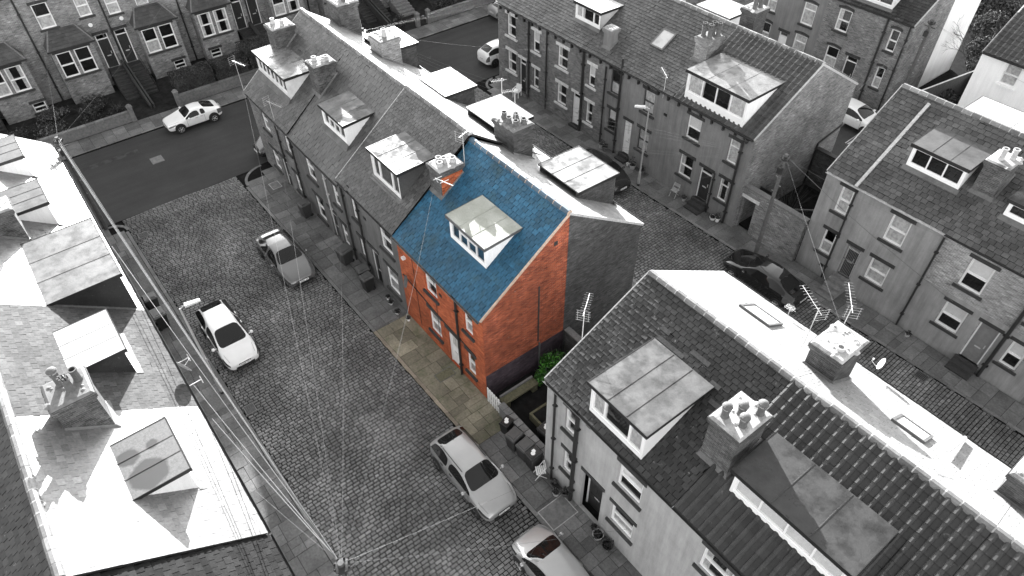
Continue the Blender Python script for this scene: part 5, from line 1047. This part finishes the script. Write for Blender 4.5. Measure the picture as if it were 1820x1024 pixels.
# ------------------------------------------------------------------ cars (local frame: nose to +x)
def car_mesh(L, W, st, glass_side, glass_f, glass_r, lampf, lampr):
    """lofted shell; st rows: x, z_bottom, z_belt, half width at belt, z_centre, half width at the roof edge"""
    vs = []; n = 17
    for (x, zb, zs, w, zr, wr_) in st:
        h = [(0, zb), (w * .8, zb), (w * .97, zb + .07), (w * 1.0, zb + (zs - zb) * .45), (w * .995, zb + (zs - zb) * .78), (w * .95, zs), (wr_ * 1.04, zs + (zr - zs) * .82), (wr_ * .97, zs + (zr - zs) * .92), (wr_ * .6, zs + (zr - zs) * .99), (0, zr)]
        ring = h + [(-a, b) for a, b in h[-2:0:-1]]
        vs += [(x, a, b) for a, b in ring]
    m = 18; fs = []; mi = []; k = len(st)
    for i in range(k - 1):
        for j in range(m):
            fs.append((i * m + j, i * m + (j + 1) % m, (i + 1) * m + (j + 1) % m, (i + 1) * m + j)); jj = j if j < 9 else 17 - j; c = 0
            if jj in (7, 8) and i == glass_f: c = 1
            if jj in (7, 8) and i == glass_r: c = 1
            if jj == 5 and i in glass_side: c = 1
            if jj == 4 and i in lampf: c = 2
            if jj in (3, 4) and i in lampr: c = 3
            mi.append(c)
    fs.append(tuple(range(m - 1, -1, -1))); mi.append(0); fs.append(tuple((k - 1) * m + j for j in range(m))); mi.append(0)
    me = bpy.data.meshes.new('tmp'); me.from_pydata(vs, [], fs)
    for q in range(4): me.materials.append(None)
    me.polygons.foreach_set('material_index', mi); me.update()
    bm = bmesh.new(); bm.from_mesh(me); bmesh.ops.recalc_face_normals(bm, faces=bm.faces)
    cl = bm.edges.layers.float.new('crease_edge') if bm.edges.layers.float.get('crease_edge') is None else bm.edges.layers.float.get('crease_edge')
    for e in bm.edges:
        ms = {f.material_index for f in e.link_faces}
        if len(ms) > 1: e[cl] = .95
        elif all(abs(abs(v.co.y) - W * .5 * .95) < .03 for v in e.verts) and abs(e.verts[0].co.x) < L * .47: e[cl] = .35
    bm.to_mesh(me); bm.free()
    o = bpy.data.objects.new('tmp', me); COL.objects.link(o); s = o.modifiers.new('s', 'SUBSURF'); s.levels = 2; s.render_levels = 2
    dg = bpy.context.evaluated_depsgraph_get(); ev = o.evaluated_get(dg).to_mesh()
    out = {}
    for p in ev.polygons:
        c = p.material_index; key = (c, 0)
        if c in (2, 3): key = (c, 1 if p.center.y > 0 else -1)
        if c == 1: key = (1, 'f' if p.center.x > 0 and abs(p.normal.y) < .5 else ('r' if abs(p.normal.y) < .5 else ('a' if p.center.y > 0 else 'b')))
        M_ = out.setdefault(key, (M(), {})); ids = []
        for v in p.vertices:
            if v not in M_[1]: M_[1][v] = len(M_[0].v); M_[0].v.append(tuple(ev.vertices[v].co))
            ids.append(M_[1][v])
        M_[0].f.append(tuple(ids)); M_[0].m.append(0)
    o.evaluated_get(dg).to_mesh_clear(); bpy.data.objects.remove(o); bpy.data.meshes.remove(me)
    return {k_: v_[0] for k_, v_ in out.items()}
def prof(kind, L, W):
    H = L / 2; w = W / 2
    if kind in ('hatch', 'small', 'prius'):
        zr = {'hatch': 1.47, 'small': 1.53, 'prius': 1.49}[kind]; b = .92 if kind != 'small' else .98
        f = {'hatch': (.27, .44, .64, .80, .93), 'small': (.21, .38, .6, .8, .94), 'prius': (.22, .43, .6, .78, .95)}[kind]
        st = [(H, .34, .52, w * .62, .56, w * .4), (H - L * .012, .22, .60, w * .80, .68, w * .55), (H - L * .055, .2, .68, w * .93, .78, w * .62), (H - L * .14, .2, b - .12, w * .98, .90 if kind != 'small' else .96, w * .72),
              (H - L * f[0], .2, b, w, b + .10, w * .86), (H - L * f[1], .2, b + .02, w, zr - .02, w * .70), (H - L * f[2] + .04, .2, b + .03, w, zr, w * .70), (H - L * f[2] - .05, .2, b + .03, w, zr, w * .70),
              (H - L * f[3], .2, b + .05, w, zr - .03, w * .63), (H - L * f[4], .22, b + .05, w * .96, b + .22, w * .62), (-H + L * .012, .26, b - .05, w * .86, b + .02, w * .55), (-H, .36, .62, w * .7, .66, w * .45)]
        return st, {4, 5, 7, 8} if kind != 'coupe' else {4, 5, 7}, 4, 8, {1, 2}, {9, 10}
    zr = {'saloon': 1.40, 'coupe': 1.24}[kind]; b = {'saloon': .90, 'coupe': .82}[kind]; f = {'saloon': (.28, .43, .58, .72, .86), 'coupe': (.33, .46, .60, .69, .90)}[kind]
    st = [(H, .34, .50, w * .6, .54, w * .4), (H - L * .012, .22, .58, w * .80, .64, w * .55), (H - L * .055, .2, .66, w * .94, .73, w * .64), (H - L * .15, .2, b - .12, w * .98, .86 if kind == 'saloon' else .78, w * .74),
          (H - L * f[0], .2, b, w, b + .08, w * .86), (H - L * f[1], .2, b + .02, w, zr - .01, w * .62), (H - L * f[2] + .04, .2, b + .03, w, zr, w * .62), (H - L * f[2] - .04, .2, b + .03, w, zr, w * .62),
          (H - L * f[3], .2, b + .05, w, zr - .05, w * .58), (H - L * f[4], .22, b + .04, w * .98, b + .12, w * .66), (-H + L * .02, .26, b, w * .88, b + .07, w * .6), (-H, .36, .6, w * .7, .64, w * .45)]
    return st, {4, 5, 7, 8} if kind != 'coupe' else {4, 5, 7}, 4, 8, {1, 2}, {9, 10}
def car(kind, L, W, paint, name, label, x, y, rot, wb=.62, rails=False, group=None, wr_=.31):
    t = thing(name, label, 'car', (x, y, .03), rot, group)
    st, gsd, gf, gr, lf, lr = prof(kind, L, W); parts = car_mesh(L, W, st, gsd, gf, gr, lf, lr)
    for (c, s), mb in parts.items():
        if c == 0: body = obj('body', mb, paint, t, smooth=True)
        elif c == 1: obj({'f': 'windscreen', 'r': 'rear_window'}.get(s, 'side_window'), mb, 'car_glass', t, smooth=True)
        elif c == 2: obj('headlight', mb, 'lamp', t, smooth=True)
        else: obj('tail_light', mb, 'tail', t, smooth=True)
    H = L / 2; w = W / 2; xf, xr = H - L * (.19 if kind != 'coupe' else .2), -H + L * .19
    for wx_, sy in ((xf, 1), (xf, -1), (xr, 1), (xr, -1)):
        yy = sy * (w - .10); r = wr_
        a = M(); a.lathe([(r * 1.22, -.02), (r * 1.22, .015), (r * .5, .018)], (wx_, sy * (w * .985), r + .02), 20, axis='y'); obj('wheel_arch', a, 'trim', t)
        ty = M(); ty.lathe([(r * .6, -.1), (r * .93, -.1), (r, -.06), (r, .06), (r * .93, .1), (r * .62, .1)], (wx_, yy + sy * .045, r - .03), 20, axis='y'); wo = obj('wheel', ty, 'tyre', t)
        rm = M(); cy = yy + sy * .135; rm.lathe([(r * .64, -.012), (r * .64, .012), (r * .58, .012), (r * .58, -.012)], (wx_, cy, r - .03), 20, axis='y', cap=False); rm.lathe([(.05, -.015), (.05, .015)], (wx_, cy, r - .03), 10, axis='y')
        for k in range(5):
            an = 2 * PI * k / 5; c0, s0 = math.cos(an), math.sin(an); p = (wx_ + c0 * r * .62, cy, r - .03 + s0 * r * .62); q = (wx_, cy, r - .03); rm.tube([q, p], .028, 4)
        obj('rim', rm, 'rim', wo); obj('disc', M().lathe([(r * .58, -.03), (r * .58, -.025)], (wx_, cy - sy * .0, r - .03), 16, axis='y'), 'trim', wo)
    for sy in (1, -1):
        cx = st[4][0] - L * .055; cz = st[4][2] + .06; mr = M(); n = 8
        mr.lathe([(.02, -.085), (.075, -.06), (.085, 0), (.075, .06), (.02, .085)], (cx, sy * (w + .10), cz), 8, axis='y'); mr.tube([(cx, sy * w * .93, cz - .03), (cx, sy * (w + .05), cz - .01)], .03, 5)
        mo = obj('door_mirror', mr, paint, t, smooth=True)
        for hx in (st[6][0] + .28, st[8][0] + .35 if kind not in ('coupe',) else st[7][0]): obj('door_handle', M().box(hx - .09, hx + .09, sy * w * .985 - .02, sy * w * .985 + .02, st[6][2] - .12, st[6][2] - .085), 'trim' if paint != 'car_white' else 'rim', t)
    # grille, bumper intake, number plates, wipers
    zn = st[0][1]; f = M()
    f.hexa([(H - .01, -w * .5, .27), (H + .012, -w * .5, .27), (H + .012, w * .5, .27), (H - .01, w * .5, .27)], [(H - .03, -w * .55, .42), (H + .004, -w * .55, .42), (H + .004, w * .55, .42), (H - .03, w * .55, .42)]); f.box(H - .04, H + .006, -w * .34, w * .34, .5, .58); obj('grille', f, 'trim', t)
    for xx, z0 in ((H + .014, .44), (-H - .02, .62)):
        pl = obj('number_plate', M().box(xx - .004, xx + .012 * (1 if xx > 0 else .2), -.26, .26, z0, z0 + .11), 'paper', t)
        ch_ = M()
        for k in range(7):
            if k != 4: ch_.box(xx + (.0125 if xx > 0 else -.008), xx + (.0145 if xx > 0 else -.0045), -.21 + k * .062, -.175 + k * .062, z0 + .03, z0 + .085)
        obj('plate_marks', ch_, 'black', pl)
    wz = st[4]; wp = M()
    for sy in (-.35, .18): wp.tube([(wz[0] - .03, sy * w, wz[4] + .02), (wz[0] - .22, (sy + .5) * w, wz[4] + .12)], .010, 4)
    obj('wiper', wp, 'trim', t)
    an = M(); an.tube([(st[8][0] + .05, 0, st[8][4] - .02), (st[8][0] - .12, 0, st[8][4] + .12)], .012, 4); obj('roof_aerial', an, 'trim', t)
    if rails:
        for sy in (1, -1): obj('roof_rail', M().tube([(st[5][0] - .1, sy * w * .66, st[5][4] - .03), (st[7][0], sy * w * .665, st[7][4] + .0), (st[8][0] - .1, sy * w * .64, st[8][4] - .03)], .018, 5), 'trim', t)
    # panel gaps
    gp = M()
    for sy in (1, -1):
        gp.tube([(st[4][0] - .02, sy * w * .80, st[4][2] + .05), (st[3][0], sy * w * .80, st[3][2] + .07), (st[2][0] + .06, sy * w * .72, st[2][2] + .06)], .005, 4)
    for sy in (1, -1):
        for xx in (st[4][0] - .05, (st[6][0] + st[7][0]) / 2, st[8][0] + .12):
            if kind == 'coupe' and xx == (st[6][0] + st[7][0]) / 2: continue
            gp.box(xx - .006, xx + .006, sy * w * .998 - .004, sy * w * .998 + .003, .32, st[6][2] - .04)
    obj('door_gap', gp, 'trim', t)
    return t
car('coupe', 3.92, 1.73, 'car_white', 'parked_car', 'white two-seat coupe parked on the tarmac road at the far kerb', -48.98, 8.78, -PI / 2)
car('small', 3.9, 1.68, 'car_dark', 'parked_car', 'dark hatchback half hidden behind the far end of the centre row', -42.0, 12.5, -PI / 2)
car('saloon', 4.7, 1.84, 'car_grey', 'parked_car', 'grey saloon with a reflecting roof parked at the kerb of the centre row', -30.95, 7.55, 0)
car('prius', 4.46, 1.74, 'car_white', 'parked_car', 'white hatchback parked on the setts at the left kerb', -27.35, 2.74, 0)
car('hatch', 4.4, 1.82, 'car_silver', 'parked_car', 'silver estate car with roof rails parked below the red house', -13.42, 7.92, 0, rails=True)
car('small', 4.1, 1.76, 'car_pale', 'parked_car', 'pale car with dark windscreen cut off by the bottom of the picture', -7.9, 7.95, PI)
car('saloon', 4.7, 1.85, 'car_black', 'parked_car', 'black saloon with alloy wheels parked below the telegraph pole', -13.25, 27.12, PI)
car('small', 4.1, 1.75, 'car_dark', 'parked_car', 'dark hatchback peeping out behind the pale dormer of the centre row', -25.75, 26.75, 0)
car('small', 3.75, 1.66, 'car_white', 'parked_car', 'small white hatchback seen from behind at the corner of the upper row', -42.7, 31.6, PI / 2)
car('hatch', 4.3, 1.78, 'car_silver', 'parked_car', 'silver car parked at the far kerb at the top edge of the picture', -48.95, 37.5, PI / 2)
car('hatch', 4.4, 1.78, 'car_white', 'parked_car', 'white car parked in the back street between two gable ends', -19.6, 45.0, 0)

# ------------------------------------------------------------------ bins, chairs, pots
def wheelie(x, y, rot, label, body='bin', lid='bin_lid', h=1.02, w=.55, d=.6, open_=False, sticker=False, z=.08):
    t = thing('wheelie_bin', label, 'bin', (x, y, z), rot, 'wheelie bins')
    b = M(); b.hexa([(-w * .4, -d * .36, .06), (w * .4, -d * .36, .06), (w * .4, d * .36, .06), (-w * .4, d * .36, .06)], [(-w * .5, -d * .5, h - .08), (w * .5, -d * .5, h - .08), (w * .5, d * .5, h - .08), (-w * .5, d * .5, h - .08)])
    b.box(-w * .53, w * .53, -d * .53, d * .53, h - .12, h - .07); obj('body', b, body, t)
    l = M()
    if open_:
        l.box(-w * .52, w * .52, d * .5, d * .56, h - .1, h + d * .8)
    else:
        l.hexa([(-w * .54, -d * .56, h - .06), (w * .54, -d * .56, h - .06), (w * .54, d * .54, h - .06), (-w * .54, d * .54, h - .06)], [(-w * .46, -d * .5, h - .0), (w * .46, -d * .5, h - .0), (w * .46, d * .5, h + .03), (-w * .46, d * .5, h + .03)])
        l.box(-w * .34, w * .34, -d * .38, d * .34, h, h + .04)
    lo = obj('lid', l, lid, t)
    if sticker: obj('sticker', M().lathe([(.1, 0), (.1, .006)], (.02, -.03, h + .041), 9).box(-.13, .02, .0, .14, h + .041, h + .046), 'paper', lo)
    obj('handle', M().tube([(-w * .45, d * .62, h - .05), (w * .45, d * .62, h - .05)], .018, 6), body, t)
    for s in (-1, 1): obj('wheel', M().lathe([(.1, -.03), (.1, .03)], (s * w * .0 , 0, 0), 10, axis='y') if False else M().tube([(s * w * .36 - .03, d * .4, .1), (s * w * .36 + .03, d * .4, .1)], .1, 10), 'tyre', t)
    return t
wheelie(-32.5, .15, 2.9, 'black bin with its lid thrown open beside the left gutter', 'bin_dark', open_=True); wheelie(-31.9, .5, 3.1, 'grey bin next to the open one by the left gutter')
wheelie(-30.5, .45, 3.2, 'black bin with a ribbed lid nearest the white dish on the left pavement', 'bin_dark', 'bin_lid', w=.75)
wheelie(-34.1, 10.3, 0.1, 'large bin standing alone against the darker far houses of the centre row', w=.6); wheelie(-28.9, 10.2, .2, 'grey bin left of the pair in front of the slate-cheeked dormer house', w=.7, d=.7)
wheelie(-26.9, 10.25, -.1, 'grey bin with a tilted lid, left of the pair near the red house', w=.6); wheelie(-26.2, 10.1, .05, 'black bin, right of the pair near the red house', 'bin_dark')
wheelie(-14.35, 10.45, .25, 'small black bin with a white sticker nearest the white slatted gate', 'bin_dark', 'bin_dark', h=.85, w=.45, d=.5, sticker=True); wheelie(-13.55, 10.25, .15, 'grey bin second from the white slatted gate')
wheelie(-12.85, 10.3, .1, 'grey bin third from the white slatted gate'); wheelie(-12.3, 10.3, 0., 'black bin with a white sticker beside the white folding chair', 'bin_dark', 'bin_dark', w=.5, sticker=True)
wheelie(-12.95, 11.55, .1, 'black bin with a pale label inside the dark yard wall', 'bin_dark', 'bin_dark', sticker=True); wheelie(-12.3, 11.9, .1, 'grey bin in the yard tight against the pale house', z=.04)
def folding_chair(x, y, rot, label, mat='wood_white', z=.08, slat=True):
    t = thing('folding_chair', label, 'chair', (x, y, z), rot)
    for s in (-.2, .2): obj('leg', M().tube([(s, -.25, 0), (s, .2, .85)], .018, 5), mat, t); obj('leg', M().tube([(s * .9, .25, 0), (s * .9, -.2, .45)], .018, 5), mat, t)
    if slat:
        for k in range(5): obj('seat_slat', M().box(-.2, .2, -.2 + k * .085, -.135 + k * .085, .44, .46), mat, t)
        for k in range(2): obj('back_slat', M().box(-.2, .2, .15 + .04 * k, .17 + .04 * k, .68 + .11 * k, .75 + .11 * k), mat, t)
    else: obj('seat', M().box(-.21, .21, -.2, .2, .43, .46), mat, t); obj('backrest', M().box(-.21, .21, .17, .19, .62, .86), mat, t)
folding_chair(-11.75, 10.25, -.5, 'white slatted folding chair in front of the pale end house'); folding_chair(-21.6, 29.1, 0.1, 'pale metal folding chair on the pavement of the grey rendered row', 'steel', slat=False)
t = thing('plastic_armchair', 'white plastic armchair by the door of the far brick house', 'chair', (-37.2, 28.95, .08), .4); obj('seat', M().box(-.25, .25, -.25, .25, .40, .44), 'white', t); obj('backrest', M().hexa([(-.25, .22, .44), (.25, .22, .44), (.25, .26, .44), (-.25, .26, .44)], [(-.2, .32, .85), (.2, .32, .85), (.2, .36, .85), (-.2, .36, .85)]), 'white', t)
for a in (-.25, .25): obj('armrest', M().box(a - .03, a + .03, -.25, .3, .62, .65).box(a - .02, a + .02, -.25, -.2, .44, .62), 'white', t)
for a in (-.22, .22):
    for b in (-.22, .22): obj('leg', M().box(a - .025, a + .025, b - .025, b + .025, 0, .4), 'white', t)
def pot(x, y, r, h, label, mat='pot', plant=True, z=.08, leafm='leaf', seed=1, ph=.3):
    t = thing('plant_pot', label, 'plant pot', (x, y, z), 0, 'plant pots by the house walls'); obj('pot', M().lathe([(r * .7, 0), (r, h), (r * 1.08, h), (r * 1.08, h - .04), (r * .9, h - .04), (r * .85, h - .06)], (0, 0, 0), 14), mat, t); obj('soil', M().lathe([(r * .9, h - .07), (r * .9, h - .06)], (0, 0, 0), 12), 'soil', t)
    if plant:
        mb = M(); leaves(mb, (0, 0, h + ph * .4), (r * 1.3, r * 1.3, ph), 120, .05, random.Random(seed), .2); obj('plant', mb, leafm, t)
pot(-8.2, 10.3, .22, .32, 'large empty-looking pot under the lower window of the pale house', 'pot_pale', True, seed=1, ph=.08); pot(-7.65, 10.3, .24, .3, 'second large pot, nearer the bottom edge, by the pale house', 'pot', True, seed=2, ph=.1); pot(-8.55, 10.4, .11, .2, 'small dark pot left of the two large pots by the pale house', 'pot', seed=3, ph=.1)
pot(-10.65, 10.2, .16, .28, 'round pale-rimmed pot by the drainpipes of the pale end house', 'pot_pale', True, seed=4, ph=.08); pot(-11.0, 10.4, .12, .22, 'dark pot tucked behind the pale-rimmed one at the drainpipe', seed=5); pot(-10.4, 10.45, .13, .3, 'leafy pot between the two drainpipes of the pale end house', seed=6, ph=.3)
pot(-28.3, 29.2, .18, .3, 'round pot left of the pair by the brick and render joint', 'pot_pale', seed=7, ph=.25, leafm='leaf_pale'); pot(-27.9, 29.1, .17, .3, 'round pot right of the pair by the brick and render joint', 'pot', seed=8, ph=.2)
pot(-25.3, 29.15, .22, .3, 'bushy pot under the brown-framed lower window', 'pot_pale', seed=9, ph=.4); pot(-25.7, 29.1, .09, .2, 'tiny white pot next to the bushy pot', 'white', False); pot(-24.5, 29.2, .18, .3, 'dark shrub pot beside the street lamp', 'pot', seed=10, ph=.4)
pot(-20.9, 29.2, .14, .22, 'pot beside the pale metal folding chair', 'pot_pale', seed=11, ph=.15); pot(-18.6, 29.2, .2, .2, 'white bowl on the pavement by the pantiled end house', 'white', seed=12, ph=.05); pot(-18.3, 29.25, .15, .28, 'white pot with a dark plant next to the white bowl', 'white', seed=13, ph=.3)
pot(-24.9, 10.55, .09, .18, 'small white pot under the window left of the red house', 'white', seed=14, ph=.12); pot(-24.5, 10.5, .13, .16, 'low tray pot under the window left of the red house', 'pot_pale', seed=15, ph=.1); pot(-23.7, 10.4, .14, .16, 'pale square-looking pot at the left corner of the red brickwork', 'pot_pale', seed=16, ph=.1)
pot(-22.9, 10.6, .1, .2, 'small pot at the foot of the red wall beside the damp moss', 'white', seed=17, ph=.12); pot(-6.4, 29.7, .13, .2, 'ring-rimmed pot under the bare-brick house', 'pot_pale', seed=18, ph=.1)
